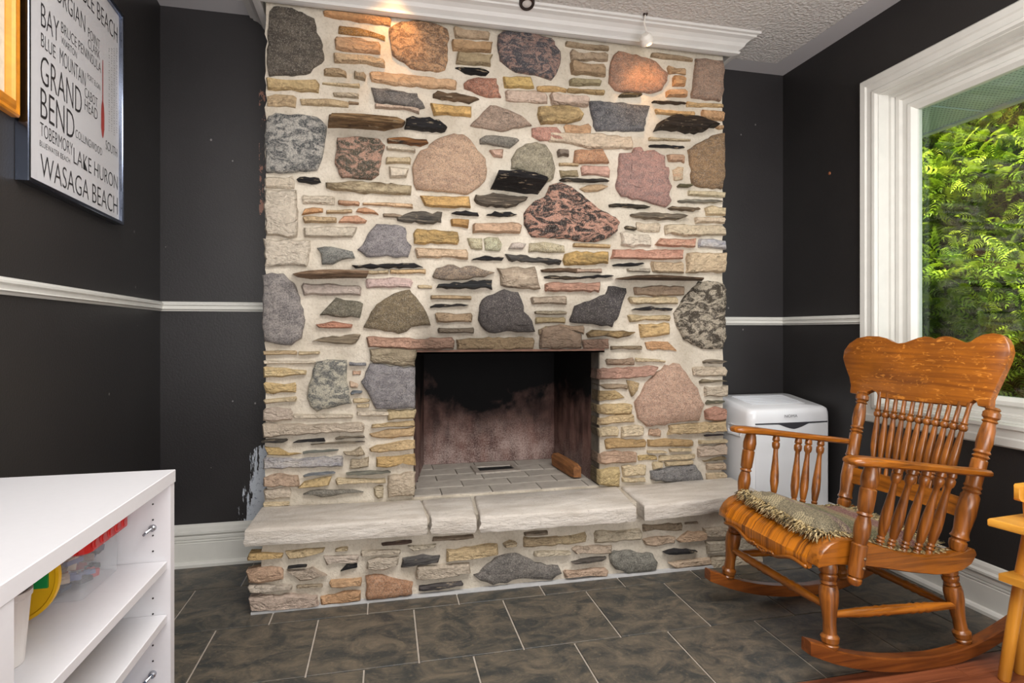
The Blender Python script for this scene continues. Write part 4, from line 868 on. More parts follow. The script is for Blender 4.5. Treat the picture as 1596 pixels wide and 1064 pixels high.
# firebrick floor
fbm = plain('fire_brick', (166, 158, 148), .9, nz=.18, nscale=14, bmp=.003)
MB().box(OX0, OX1, YF + .0, d1, OZ0 - .05, OZ0 - .006).build('ash_bed', M['mortar'], fireb)
yy = YF + .012; r_ = 0
while yy < d1 - .02:
    xx = OX0 - .1 + (r_ % 2) * .11; y2 = min(yy + .112, d1)
    while xx < OX1:
        x0 = max(xx, OX0 + (yy - YF) * .13 + .002); x1 = min(xx + .222, OX1 - (yy - YF) * .055)
        if x1 - x0 > .03: rect_prism('brick', x0, x1, yy, y2 - .003, OZ0 - .03, OZ0 + rnd.uniform(-.001, .002), fbm, fireb)
        xx += .226
    yy += .115; r_ += 1
metal = plain('ash_door_metal', (168, 160, 150), .5, metal=.3, nz=.2, nscale=40); blk = plain('slot_black', (12, 11, 11), .9)
q = [onZ(px, py, OZ0 + .006) for px, py in ((733,726), (800,722), (812,733), (742,738))]
def inset(q, f, g=None):
    cx = sum(p[0] for p in q) / 4; cy = sum(p[1] for p in q) / 4; return [(cx + (x - cx) * f, cy + (y - cy) * (g or f)) for x, y in q]
mb = MB(); z0, z1 = OZ0 + .001, OZ0 + .010; qi = inset(q, .78, .55)
mb.loft([[(x, y, z0) for x, y in q], [(x, y, z1) for x, y in q], [(x, y, z1) for x, y in qi], [(x, y, z0) for x, y in qi]], cap=False)
ad = mb.build('ash_door', metal, fireb)
MB().loft([[(x, y, z0) for x, y in inset(q, .79, .56)], [(x, y, z0 + .002) for x, y in inset(q, .79, .56)]]).build('slot', blk, ad)
# scrap of timber leaning in the firebox
p0 = Vector((*onZ(865, 716, OZ0 + .03), OZ0 + .037)); p1 = Vector((*onZ(900, 737, OZ0 + .03), OZ0 + .037)); d = (p1 - p0).normalized(); nrm = Vector((-d.y, d.x, 0))
mb = MB(); hw = .022
prof_ = [(-hw, -.030), (hw, -.034), (hw * 1.05, .020), (hw * .6, .032), (-hw * .8, .030), (-hw * 1.1, .012)]
rings = []
for t, e in ((0, .85), (.04, 1), (.5, 1.03), (.9, 1), (1, .86)):
    c = p0 + (p1 - p0) * t; rings.append([tuple(c + nrm * a_ * e + Vector((0, 0, b_ * e + .0))) for a_, b_ in prof_])
tag(mb.loft(rings).build('wood_block', M['scrap_wood']), 'short charred brown block of wood lying in the right of the firebox', 'wood')

# ------------------------------------------------------------------ ceiling spot lamps
M['lampwhite'] = plain('lamp_white', (225, 220, 212), .35); M['lampdark'] = plain('lamp_dark_ring', (58, 48, 44), .4, metal=.5); M['lampglass'] = plain('lamp_lens', (205, 200, 196), .15)
m, nt, b = newmat('lamp_glow'); b.inputs['Emission Color'].default_value = (1, .78, .45, 1); b.inputs['Emission Strength'].default_value = 6; M['glow'] = m
t = tag(empty('spot_lamp', (1.132, 2.30, 2.30)), 'small white spotlight on a thin wire hanging below the ceiling moulding', 'lamp')
c0 = Vector((1.132, 2.325, 2.318)); ax = Vector((.55, .62, -.56)).normalized()
MB().turned(c0 - ax * .028, c0 + ax * .014, [(0, .004), (0.02, .016), (.3, .027), (.7, .030), (1, .030)], 20).build('lamp_shade', M['lampwhite'], t, smooth=False)
MB().turned(c0 + ax * .0135, c0 + ax * .0155, [(0, .026), (1, .026)], 20).build('lens', M['glow'], t)
MB().tube([(1.132, 2.335, 2.44), (1.126, 2.335, 2.40), (1.134, 2.332, 2.36), tuple(c0 - ax * .02)], .0032, 6).build('wire', M['lampwhite'], t)
MB().turned((1.132, 2.335, 2.44), (1.132, 2.335, 2.434), [(0, .011), (1, .009)], 12).build('ceiling_mount', M['lampdark'], t)
t = tag(empty('spot_lamp', (.585, 2.36, 2.40)), 'round dark-rimmed spotlight set at the ceiling above the moulding', 'lamp')
c0 = Vector((.592, 2.355, 2.44)); ax = Vector((0, -.35, -1)).normalized()
MB().turned(c0, c0 + ax * .022, [(0, .034), (.6, .034), (1, .030), (1.0, .024), (.7, .022)], 22).build('lamp_rim', M['lampdark'], t)
MB().turned(c0 + ax * .010, c0 + ax * .019, [(0, .024), (.6, .020), (1, .008)], 18).build('bulb', M['lampglass'], t)
#PART3
# ------------------------------------------------------------------ rocking chair
CHX, CHY, CHR = 1.514, 1.665, .0231
cu = Vector((math.cos(CHR), math.sin(CHR), 0)); cv = Vector((-cu.y, cu.x, 0))
def chl(p):
    d = p - Vector((CHX, CHY, 0)); return Vector((d.dot(cu), d.dot(cv), p.z))
def cpx(px, py, v):                       # pixel -> chair point on the lengthwise plane v
    return chl(ray(px, py, Vector((CHX, CHY, 0)) + cv * v, cv))
ch = tag(empty('rocking_chair', (CHX, CHY, 0), CHR), 'golden oak spindle-back rocking chair with a fringed tapestry seat pad', 'chair')
def part(mb, name, mat, parent=ch, smooth=False, ang=None, loc=None):
    o = mb.build(name, mat, parent, local=True, smooth=smooth, loc=loc)
    if ang: o.data.shade_smooth(); o.data.set_sharp_from_angle(angle=math.radians(ang))
    return o
ROCK = [(-.335,.103,.142),(-.29,.083,.126),(-.25,.066,.107),(-.19,.046,.086),(-.13,.030,.070),(-.06,.016,.056),(0,.008,.048),(.1,.001,.040),(.16,.002,.041),(.22,.006,.045),(.28,.017,.056),(.33,.030,.069),(.38,.047,.085),(.43,.066,.103),(.48,.090,.124),(.52,.112,.144)]
for sg in (-1, 1):
    v0 = sg * .247; mb = MB()
    rings = [[(u, v0 - .018, b_), (u, v0 + .018, b_), (u, v0 + .019, b_ + .006), (u, v0 + .018, t_ - .004), (u, v0 + .014, t_), (u, v0 - .014, t_), (u, v0 - .018, t_ - .004), (u, v0 - .019, b_ + .006)] for u, b_, t_ in ROCK]
    mb.loft(rings[::-1] if sg < 0 else rings); part(mb, 'rocker', M['oak_rocker'], ang=40)
LEG = [(0,.017),(.02,.021),(.05,.024),(.075,.018),(.085,.024),(.14,.026),(.165,.022),(.175,.019),(.30,.018),(.42,.021),(.55,.026),(.66,.027),(.72,.024),(.73,.019),(.75,.023),(.78,.020),(.80,.0235),(.84,.0245),(.86,.020),(.88,.025),(.93,.026),(1,.023)]
for sg in (-1, 1):
    part(MB().turned((-.250, sg * .245, .100), (-.233, sg * .218, .345), LEG, 18), 'leg', M['oak_z'], ang=35)
    part(MB().turned((.258, sg * .240, .048), (.225, sg * .214, .290), LEG, 18), 'leg', M['oak_z'], ang=35)
def twist(p0, p1, r=.011):
    p0, p1 = Vector(p0), Vector(p1); n = 34; pr = []
    for i in range(n + 1):
        t = i / n; e = min(t, 1 - t); rr = r * (.72 + .5 * min(1, e * 4)) 
        if .18 < t < .42 or .58 < t < .82: rr *= 1 + .13 * math.sin(t * 95)
        pr.append((t, rr))
    return MB().turned(p0, p1, pr, 12)
part(twist((-.245, .232, .215), (-.245, -.232, .215), .012), 'stretcher', M['oak_y'], ang=50)
part(twist((.248, .228, .150), (.248, -.228, .150), .011), 'stretcher', M['oak_y'], ang=50)
for sg in (-1, 1): part(twist((-.243, sg * .235, .195), (.245, sg * .232, .165), .012), 'stretcher', M['oak_x'], ang=50)
STOP = [(-.292,.344),(-.288,.366),(-.274,.388),(-.250,.406),(-.215,.417),(-.151,.412),(-.081,.387),(.002,.358),(.1,.337),(.2,.330),(.252,.336),(.284,.345),(.302,.338)]
SBOT = [(.306,.318),(.285,.292),(.25,.276),(.2,.270),(.15,.273),(.051,.290),(-.046,.311),(-.14,.330),(-.232,.341),(-.284,.338)]
def stop_z(u):
    for a_, b_ in zip(STOP, STOP[1:]):
        if a_[0] <= u <= b_[0]: return a_[1] + (b_[1] - a_[1]) * (u - a_[0]) / (b_[0] - a_[0])
    return STOP[-1][1]
for sg in (-1, 1):
    v0 = sg * .245; v1 = sg * .200
    outl = STOP + SBOT; mu = sum(p[0] for p in outl) / len(outl); mw = sum(p[1] for p in outl) / len(outl)
    def rg(v, e): return [(u - math.copysign(e, u - mu) * .6, v, w_ - (e if k < len(STOP) else -e)) for k, (u, w_) in enumerate(outl)]
    rings = [rg(v1, 0), rg(v0 - sg * .006, 0), rg(v0, .004)]
    part(MB().loft(rings if sg > 0 else rings[::-1]), 'side_rail', M['oak_x'], ang=50)
# seat panel: scooped top rolling over into a scalloped front
prof = [(.272, .318), (.262, .322)] + [(u, w_ - .010) for u, w_ in STOP[::-1] if u < .25] 
nv = 29; rings = []
for i in range(nv):
    v = -.200 + .400 * i / (nv - 1); q = abs(v) / .2
    scal = .318 - .012 * math.cos(v / .2 * math.pi) * (1) + .012 * math.cos(v / .2 * 3 * math.pi) * .4 - .006
    dip = .010 * (1 - q * q)
    r = [(u, v, w_ - (dip if u > -.24 else dip * .3)) for u, w_ in prof[:-1]]
    r += [(-.2915, v, .352), (-.291, v, scal + .012), (-.285, v, scal), (-.274, v, scal + .002), (-.270, v, .350), (-.20, v, .372), (0, v, .318), (.262, v, .288)]
    rings.append(r)
part(MB().loft(rings), 'seat', M['veneer'], ang=62)
mb = MB(); pts = []
for i in range(41):
    v = -.2 + .4 * i / 40; scal = .318 - .012 * math.cos(v / .2 * math.pi) + .0048 * math.cos(v / .2 * 3 * math.pi) - .006
    pts.append((-.292, v, scal + .006))
mb.tube(pts, .0062, 7); 
for i in range(9):           # carved leaf in the middle of the apron
    a = i / 8; v = -.055 + .11 * a
    mb.tube([(-.292, v - .012, .302 + .010 * math.sin(a * 9)), (-.297, v, .310 + .006 * math.cos(a * 7)), (-.292, v + .014, .300)], [.003, .0055, .0025], 6)
part(mb, 'carved_trim', M['oak_y'], smooth=True)
# arms
APOST = [(0,.013),(.02,.019),(.05,.020),(.07,.014),(.075,.020),(.10,.021),(.33,.022),(.34,.017),(.37,.019),(.44,.023),(.50,.022),(.565,.016),(.58,.022),(.60,.017),(.62,.021),(.72,.0225),(.79,.0225),(.80,.019),(.82,.0225),(.88,.024),(.95,.020),(1,.015)]
for sg in (-1, 1):
    part(MB().turned((-.190, sg * .268, .292), (-.128, sg * .272, .640), APOST, 18), 'arm_post', M['oak_z'], ang=35)
    if True:
        for u_, w_ in ((-.176, .372), (-.180, .345)):
            c = Vector((u_ + .004, sg * .288, w_)); part(MB().turned(c, c + Vector((0, sg * .006, 0)), [(0, .0055), (.6, .005), (1, .002)], 10), 'screw', plain('screw_head', (130, 110, 90), .4, metal=.8) if 'screw_head' not in bpy.data.materials else bpy.data.materials['screw_head'])
    rings = []
    for u, w_, vi, vo, th_ in ((-.212,.650,.255,.285,.012),(-.205,.652,.243,.297,.018),(-.185,.652,.236,.306,.023),(-.13,.646,.236,.308,.024),(-.08,.640,.242,.300,.024),(0,.628,.246,.290,.023),(.1,.614,.246,.286,.022),(.2,.600,.244,.284,.022),(.29,.588,.240,.282,.022),(.325,.583,.240,.280,.020),(.335,.581,.246,.272,.014)):
        h = th_ / 2; e = .007
        r = [(u, vi + e, w_ - h), (u, vo - e, w_ - h), (u, vo, w_ - h + e * .8), (u, vo, w_ + h - e * .8), (u, vo - e, w_ + h), (u, vi + e, w_ + h), (u, vi, w_ + h - e * .8), (u, vi, w_ - h + e * .8)]
        rings.append([(p[0], sg * p[1], p[2]) for p in r])
    part(MB().loft(rings[::-1] if sg > 0 else rings), 'arm', M['oak_x'], ang=50)
ASP = [(0,.009),(.04,.011),(.06,.008),(.08,.013),(.10,.009),(.12,.012),(.14,.0085),(.16,.011),(.30,.0155),(.42,.015),(.70,.009),(.78,.0085),(.80,.013),(.83,.0145),(.87,.0145),(.89,.010),(.91,.014),(.96,.012),(1,.009)]
near = [((1402,738),(1369,844)),((1425,742),(1386,849)),((1447,745),(1407,854)),((1470,748),(1427,859)),((1487,751),(1446,862))]
for t_, b_ in near:
    a_ = cpx(b_[0], b_[1], -.222); c_ = cpx(t_[0], t_[1], -.262)
    part(MB().turned((a_.x, -.222, stop_z(a_.x) - .006), (c_.x, -.262, .628 - .12 * c_.x), ASP, 14), 'arm_spindle', M['oak_z'], ang=40)
far = [((1210,688),(1209,756)),((1245,694),(1241,765)),((1261,697),(1255,768)),((1280,700),(1273,771))]
for t_, b_ in far:
    a_ = cpx(b_[0], b_[1], .222); c_ = cpx(t_[0], t_[1], .262)
    d = Vector((c_.x - a_.x, .04, c_.z - a_.z)); u0 = a_.x - (a_.z - stop_z(a_.x)) * (c_.x - a_.x) / (c_.z - a_.z)
    part(MB().turned((u0, .218, stop_z(u0) - .006), (c_.x, .262, .624 - .12 * c_.x), ASP, 14), 'arm_spindle', M['oak_z'], ang=40)
# back
BP = [(0,.018),(.03,.024),(.06,.025),(.075,.020),(.09,.027),(.11,.023),(.14,.022),(.26,.028),(.38,.026),(.40,.021),(.415,.026),(.43,.021),(.445,.025),(.46,.022),(.56,.022),(.63,.022),(.64,.018),(.655,.024),(.67,.018),(.685,.024),(.70,.020),(.76,.023),(.84,.021),(.89,.017),(.90,.022),(.915,.017),(.93,.024),(.96,.024),(.975,.018),(.985,.021),(1,.016)]
for sg in (-1, 1):
    part(MB().turned((.250, sg * .222, .334), (.372, sg * .246, .785), BP, 18), 'back_post', M['oak_z'], ang=35)
# lower back rail
pl = lambda w_: .25 + .27 * (w_ - .334)
mb = MB(); rings = []
for i in range(9):
    v = -.215 + .43 * i / 8; bow = .018 * (1 - (v / .215) ** 2)
    rings.append([(pl(.435) - .010 + bow, v, .435), (pl(.435) + .010 + bow, v, .435), (pl(.49) + .010 + bow, v, .490), (pl(.49) - .010 + bow, v, .492)])
part(mb.loft(rings[::-1]), 'back_rail', M['oak_y'], ang=50)
BSP = [(0,.0075),(.06,.0075),(.10,.006),(.12,.011),(.14,.012),(.16,.008),(.175,.0115),(.19,.008),(.21,.009),(.34,.0135),(.44,.013),(.66,.0085),(.69,.0075),(.70,.012),(.72,.014),(.745,.0135),(.76,.009),(.775,.012),(.79,.008),(.92,.007),(1,.0075)]
for i in range(11):
    t = i / 10; vt = .172 - .344 * t; vb = .140 - .280 * t; bow = .018 * (1 - (vb / .215) ** 2)
    part(MB().turned((pl(.485) + bow, vb, .486), (.372 + .010 * (1 - (vt / .2) ** 2), vt, .790), BSP, 12), 'back_spindle', M['oak_z'], ang=40)
# crest rail traced on its leaning plane
N_ = (cu * 1.0 + Vector((0, 0, -.24))).normalized(); P_ = Vector((CHX, CHY, 0)) + cu * .372 + Vector((0, 0, .782))
cr = [(1325,612),(1326,600),(1324,588),(1318,572),(1314,558),(1316,546),(1324,535),(1336,527),(1352,523.5),(1370,524),(1382,527),(1391,532),(1400,535),(1410,534),(1421,530),(1432,526),(1442,524),(1450,525),(1457,528.5),(1464,525),(1473,523.5),(1482,524.5),(1493,529),(1507,534),(1515,532),(1523,526),(1534,521),(1548,519),(1560,521),(1568,527),(1573,537),(1575,548),(1571,562),(1564,578),(1556,595),(1549,610),(1544,622),(1543,635),(1526,633),(1524,626),(1518,622.5),(1511,627),(1506,633),(1440,627),(1369,619),(1366,611),(1359,608),(1351,611),(1345,616)]
loc_ = [chl(ray(px, py, P_, N_)) for px, py in cr]
tv = Vector((1, 0, -.24)).normalized() * .021
cc = sum(loc_, Vector()) / len(loc_)
fr = [p - tv * .0 for p in loc_]; frin = [p + (cc - p) * .012 - tv * .12 for p in loc_]
bk_ = [p + tv for p in loc_]
part(MB().loft([frin, fr, bk_]), 'crest_rail', M['oak_crest'], ang=40)

# seat pad with fringe (its own thing, lies on the chair)
PX_, PY_ = CHX, CHY
pad = tag(empty('seat_cushion', (CHX, CHY, .34), CHR), 'worn green and mauve tapestry seat pad with a shaggy tan fringe', 'cushion')
m, nt, b = newmat('tapestry'); P = nd(nt, 'TexCoord').outputs['Object']; s = nd(nt, 'SeparateXYZ', {'Vector': P})
a_ = mth(nt, 'ABSOLUTE', s.outputs[1]); n0 = noise(nt, P, 24, 4, .6)
band = mth(nt, 'ADD', mth(nt, 'MULTIPLY', s.outputs[0], 1.9), mth(nt, 'MULTIPLY', n0, .06))
col = ramp(nt, mth(nt, 'ADD', band, .42), [(0.0, lin((112, 104, 84))), (.16, lin((120, 98, 96))), (.24, lin((92, 92, 66))), (.40, lin((104, 104, 76))), (.50, lin((136, 120, 88))), (.60, lin((122, 74, 78))), (.74, lin((150, 128, 98))), (.84, lin((116, 76, 80))), (1.0, lin((140, 126, 98)))])
nt.nodes[-1].color_ramp.interpolation = 'CONSTANT'
wv = nd(nt, 'TexVoronoi', {'Vector': nd(nt, 'Mapping', {'Vector': P, 'Scale': (1, 1.6, 1)}).outputs[0], 'Scale': 380.0}).outputs['Color']
wr = nd(nt, 'SeparateColor', {'Color': wv}).outputs[0]
chk = nd(nt, 'TexChecker', {'Vector': P, 'Scale': 190.0}).outputs['Fac']
blk_ = mth(nt, 'MULTIPLY', mth(nt, 'GREATER_THAN', noise(nt, nd(nt, 'Mapping', {'Vector': P, 'Scale': (9, 9, 1)}).outputs[0], 1.0, 1), .55), mth(nt, 'LESS_THAN', s.outputs[0], -.03))
col = mix(nt, mth(nt, 'MULTIPLY', mth(nt, 'MULTIPLY', blk_, chk), .8), col, lin((206, 190, 150)) + (1,))
col = mix(nt, mth(nt, 'MULTIPLY', mth(nt, 'GREATER_THAN', wr, .6), .45), col, lin((186, 170, 136)) + (1,))
col = mix(nt, mth(nt, 'MULTIPLY', mth(nt, 'LESS_THAN', wr, .25), .5), col, lin((58, 54, 48)) + (1,))
nt.links.new(col, b.inputs['Base Color']); b.inputs['Roughness'].default_value = .95; bump(nt, b, wr, .002); M['tapestry'] = m
def padz(u, v):
    zc = stop_z(max(-.22, min(.25, u))) - .006 * (abs(v) < .2)
    return zc
def padxy(a, c):          # a,c in 0..1
    rot = -.06; u = -.222 + .445 * a; v = -.185 + .385 * c
    return u + .03 * (c - .5) , v + .02 * (a - .5)
def padt(a, c):
    e = min(a, 1 - a, c, 1 - c); return .036 * min(1, e * 7) ** .5
top = []; n = 22
for i in range(n + 1):
    for j in range(n + 1):
        a_, c_ = i / n, j / n; u, v = padxy(a_, c_); z = padz(u, v) + .006 + padt(a_, c_) + .004 * mnoise.noise(Vector((u * 18, v * 18, 2)))
        if a_ < .12: z += .012 * (1 - a_ / .12) * (.4 + c_ * .9)
        top.append(Vector((u, v, z)))
bot = [Vector((p.x, p.y, padz(p.x, p.y) + .001 + (.010 * (1 - (k // (n + 1)) / n / .12) if (k // (n + 1)) / n < .12 else 0))) for k, p in enumerate(top)]
V = top + bot; Fc = []; off = (n + 1) ** 2
idx_ = lambda i, j: i * (n + 1) + j
for i in range(n):
    for j in range(n):
        q = (idx_(i, j), idx_(i + 1, j), idx_(i + 1, j + 1), idx_(i, j + 1)); Fc += [q, tuple(k + off for k in q[::-1])]
edge = [idx_(i, 0) for i in range(n)] + [idx_(n, j) for j in range(n)] + [idx_(i, n) for i in range(n, 0, -1)] + [idx_(0, j) for j in range(n, 0, -1)]
for k in range(len(edge)):
    a_, b_ = edge[k], edge[(k + 1) % len(edge)]; Fc.append((b_, a_, a_ + off, b_ + off))
dz_ = Vector((0, 0, -.34))
obj('pad', [p + dz_ for p in V], Fc, M['tapestry'], pad, smooth=True, local=True, loc=(0, 0, 0))
mb = MB(); rf = random.Random(3)
ring_ = [top[k] for k in edge]; NS = 1150
cen = Vector((0, 0, .36))
for k in range(NS):
    t = k / NS * len(ring_); i = int(t); p = ring_[i % len(ring_)].lerp(ring_[(i + 1) % len(ring_)], t - i)
    o_ = p - cen; o_.z = 0
    side = 'u' if abs(p.x - .01) / .215 > abs(p.y) / .19 else 'v'
    d = Vector((math.copysign(1, o_.x), 0, 0)) if side == 'u' else Vector((0, math.copysign(1, o_.y), 0))
    d += Vector((rf.uniform(-.7, .7), rf.uniform(-.7, .7), 0)); d.normalize()
    L_ = rf.uniform(.028, .06); r0 = rf.uniform(.0014, .0023)
    pts = [p + Vector((0, 0, -.004 + rf.uniform(-.006, .004)))]
    lift = rf.uniform(-.004, .016)
    for q in (.35, .7, 1.0):
        x_ = p + d * L_ * q + Vector((rf.uniform(-.004, .004), rf.uniform(-.004, .004), lift * math.sin(q * 3) - .018 * q * q))
        lo_ = (stop_z(max(-.3, min(.29, x_.x))) if x_.x > -.31 else .30) + .003
        if abs(x_.y) < .25: x_.z = max(x_.z, lo_)
        pts.append(x_)
    mb.tube([q + dz_ for q in pts], [r0, r0 * 1.1, r0, r0 * .4], 3)
m, nt, b = newmat('fringe_yarn'); P = nd(nt, 'TexCoord').outputs['Object']
wh = nd(nt, 'TexWhiteNoise', {'Vector': nd(nt, 'VectorMath', {0: nd(nt, 'Mapping', {'Vector': P, 'Scale': (160, 160, 40)}).outputs[0]}, operation='FLOOR').outputs[0]}).outputs[0]
nt.links.new(ramp(nt, wh, [(0.0, lin((72, 66, 52))), (.4, lin((140, 120, 82))), (.75, lin((188, 164, 114))), (1.0, lin((206, 188, 148)))]), b.inputs['Base Color']); b.inputs['Roughness'].default_value = .9; M['yarn'] = m
obj('fringe', mb.v, mb.f, M['yarn'], pad, smooth=True, local=True, loc=(0, 0, 0), kind='stuff')

# ------------------------------------------------------------------ child's chair at the right edge
ks = tag(empty('child_chair', (1.86, 1.2, 0)), "small honey-yellow wooden child's chair standing past the rocking chair at the right edge", 'chair')
def kp(mb, n, mt=M['pine'], ang=40):
    o = mb.build(n, mt, ks); o.data.shade_smooth(); o.data.set_sharp_from_angle(angle=math.radians(ang)); return o
mb = MB(); q = [(1.700,1.300),(1.960,1.322),(2.00,1.02),(1.76,1.0)]
mb.loft([[(x + (1.85 - x) * .015, y + (1.16 - y) * .015, .466) for x, y in q], [(x, y, .469) for x, y in q], [(x, y, .484) for x, y in q], [(x + (1.85 - x) * .02, y + (1.16 - y) * .02, .488) for x, y in q]]); kp(mb, 'seat', M['pine_x'])
mb = MB(); q = [(1.738,1.298),(1.95,1.318),(1.97,1.20),(1.75,1.18)]
mb.loft([[(x, y, .306) for x, y in q], [(x, y, .326) for x, y in q]]); kp(mb, 'footrest', M['pine_x'])
legs = [((1.779,1.314,0),(1.818,1.272,.468)), ((1.862,1.331,0),(1.868,1.298,.468)), ((1.80,.98,0),(1.82,1.04,.468)), ((2.02,1.0,0),(1.95,1.05,.468))]
for a_, b_ in legs: kp(MB().turned(a_, b_, [(0,.012),(.01,.0155),(.35,.0165),(.7,.0165),(1,.014)], 12), 'leg')
mb = MB(); rings = []
for k, (x, e) in enumerate(((1.774,.55),(1.778,.85),(1.786,1),(1.90,1),(2.0,1),(2.008,.7))):
    yy = 1.276 + .08 * (x - 1.774); rings.append([(x, yy + .012 * e * c_, .562 + .024 * e * s_) for c_, s_ in ((-1,-1),(1,-1),(1,1),(-1,1))])
mb.loft(rings[::-1]); kp(mb, 'backrest', M['pine_x'])
for x in (1.812, 1.955): kp(MB().turned((x + .006, 1.275 + .08 * (x - 1.774), .486), (x, 1.275 + .08 * (x - 1.774), .542), [(0,.0085),(.5,.0095),(1,.0085)], 10), 'spindle')

# ------------------------------------------------------------------ portable air conditioner
ac = tag(empty('air_conditioner', (1.90, 2.51, 0)), 'white portable air conditioner standing in the corner beside the stone hearth', 'air conditioner')
acw = plain('ac_white_plastic', (226, 227, 230), .28, coat=.15); acg = plain('ac_dark_strip', (60, 60, 64), .3)
AX0, AX1, AY0, AY1 = 1.675, 2.126, 2.360, 2.665
def acring(z, ins, tilt=0, x0=AX0, x1=AX1, y0=AY0, y1=AY1, r=.035):
    pts = []
    for cx, cy, a0 in ((x1 - r, y1 - r, 0), (x0 + r, y1 - r, 90), (x0 + r, y0 + r, 180), (x1 - r, y0 + r, 270)):
        for k in range(5):
            a = math.radians(a0 + 90 * k / 4); x = cx + r * math.cos(a); y = cy + r * math.sin(a)
            x += (1.9 - x) * ins; y += ((y0 + y1) / 2 - y) * ins
            y -= .010 * math.cos((x - 1.9) / .225 * 1.5) * (y < y0 + r * 1.01)      # bowed front
            pts.append((x, y, z + tilt * (y - y0) / (y1 - y0)))
    return pts
body = MB().loft([acring(.02, .03), acring(.035, 0), acring(.3, 0), acring(.60, 0, .02), acring(.630, .006, .035), acring(.648, .03, .04), acring(.656, .09, .04)]).build('body', acw, ac)
body.data.shade_smooth(); body.data.set_sharp_from_angle(angle=math.radians(60))
for x in (1.73, 2.07):
    for y in (2.40, 2.62): MB().turned((x - .012, y, .02), (x + .012, y, .02), [(0,.018),(.1,.02),(.9,.02),(1,.018)], 12).build('wheel', acg, ac)
def front_y(x): return AY0 - .010 * math.cos((x - 1.9) / .225 * 1.5)
def curved_panel(name, x0, x1, z0, z1, d, mat, zf=None):
    mb = MB(); rings = []
    for i in range(15):
        x = x0 + (x1 - x0) * i / 14; a_ = z0(x) if callable(z0) else z0; y = front_y(x)
        rings.append([(x, y + .004, a_), (x, y - d, a_), (x, y - d, z1), (x, y + .004, z1)])
    return mb.loft(rings[::-1]).build(name, mat, ac)
curved_panel('front_cover', AX0 + .028, AX1 - .026, .05, .583, .0025, acw)
curved_panel('seam_strip', AX0 + .028, AX1 - .026, .5855, .5915, .0015, acg)  # dark strip laid on for the seam above the cover
curved_panel('air_slot', 1.815, 1.995, lambda x: .587 - .026 * max(0, 1 - abs((x - 1.905) / .085) ** 1.4), .5895, .004, acg)
hd = MB(); hd.loft([[(AX0 + .001, y, z) for y, z in ((2.43,.52),(2.53,.52),(2.54,.545),(2.53,.57),(2.43,.57),(2.42,.545))], [(AX0 - .006, y, z) for y, z in ((2.43,.52),(2.53,.52),(2.54,.545),(2.53,.57),(2.43,.57),(2.42,.545))], [(AX0 - .004, y, z) for y, z in ((2.44,.528),(2.52,.528),(2.528,.545),(2.52,.562),(2.44,.562),(2.432,.545))], [(AX0 + .0005, y, z) for y, z in ((2.44,.532),(2.52,.532),(2.524,.545),(2.52,.556),(2.44,.556),(2.436,.545))]])
hd.build('handle', acw, ac)
mb = MB()
for i in range(11):
    y = 2.47 + .014 * i; mb.box(1.74, 2.06, y, y + .006, .678 + .0 + .040 * (y - AY0) / .305, .684 + .040 * (y - AY0) / .305)
# louvres follow the sloping top
mb2 = MB()
for i in range(11):
    y = 2.45 + .016 * i; z = .6555 + .040 * (y - AY0) / .305; mb2.box(1.75, 2.05, y, y + .007, z - .002, z + .003)
mb2.build('louvre', plain('ac_louvre', (196, 198, 202), .4), ac)
def text_mesh(name, s, place, mat, parent, shear=0, thick=None):
    """flat printed lettering; place(a, b) maps unit square (a across, b up) to a world point"""
    cu_ = bpy.data.curves.new(name, 'FONT'); cu_.body = s; cu_.resolution_u = 3
    if thick is not None: cu_.offset = thick
    to = bpy.data.objects.new(name, cu_); me = bpy.data.meshes.new_from_object(to); 
    co = np.zeros(len(me.vertices) * 3); me.vertices.foreach_get('co', co); co = co.reshape(-1, 3)
    mn, mx = co.min(0), co.max(0)
    V = [place((x - mn[0]) / (mx[0] - mn[0]), (y - mn[1]) / (mx[1] - mn[1])) for x, y, _ in co]
    F = [tuple(p.vertices) for p in me.polygons]
    bpy.data.objects.remove(to); bpy.data.curves.remove(cu_); bpy.data.meshes.remove(me)
    return obj(name, V, F, mat, parent)
lx0, lz0 = onY(1223, 650.5, AY0 - .011); lx1, lz1 = onY(1243, 645.5, AY0 - .011)
text_mesh('lettering', 'NOMA', lambda a, b: (lx0 + (lx1 - lx0) * a, front_y(lx0 + (lx1 - lx0) * a) - .0012, lz0 + (lz1 - lz0) * b), plain('ac_letter_grey', (90, 90, 96), .4), ac)

# ------------------------------------------------------------------ pictures on the left wall
WE = Vector((XLc + .780, 2.735, 0)).normalized(); WN = Vector((WE.y, -WE.x, 0)); W0 = Vector((-.780, 0, 0))
def wallpt(px, py, off):
    p = ray(px, py, W0 + WN * off, WN); return (p - W0).dot(WE), p.z
def WP(s_, off, z): return W0 + WE * s_ + WN * off + Vector((0, 0, z))
def frame(root, s0, s1, z0, z1, prof_, mat):
    """prof_: (inset from the outer edge, height off the wall)"""
    cor = [(s0, z0, 1, 1), (s1, z0, -1, 1), (s1, z1, -1, -1), (s0, z1, 1, -1)]
    names = ['frame_bar'] * 4
    for k in range(4):
        a_, b_ = cor[k], cor[(k + 1) % 4]
        r = [[WP(c_[0] + c_[2] * d, h, c_[1] + c_[3] * d) for d, h in prof_] for c_ in (a_, b_)]
        MB().loft(r).build('frame_bar', mat, root)
s0, _ = wallpt(44, 200, .028); s1, _ = wallpt(193, 200, .028); _, z0 = wallpt(193, 351, .028); z1 = z0 + .735
pic = tag(empty('framed_print', WP((s0 + s1) / 2, 0, z0)), 'white word-art print of beach town names in a thin dark metal frame', 'picture', )
m, nt, b = newmat('picture_glass'); nt.nodes.remove(b)
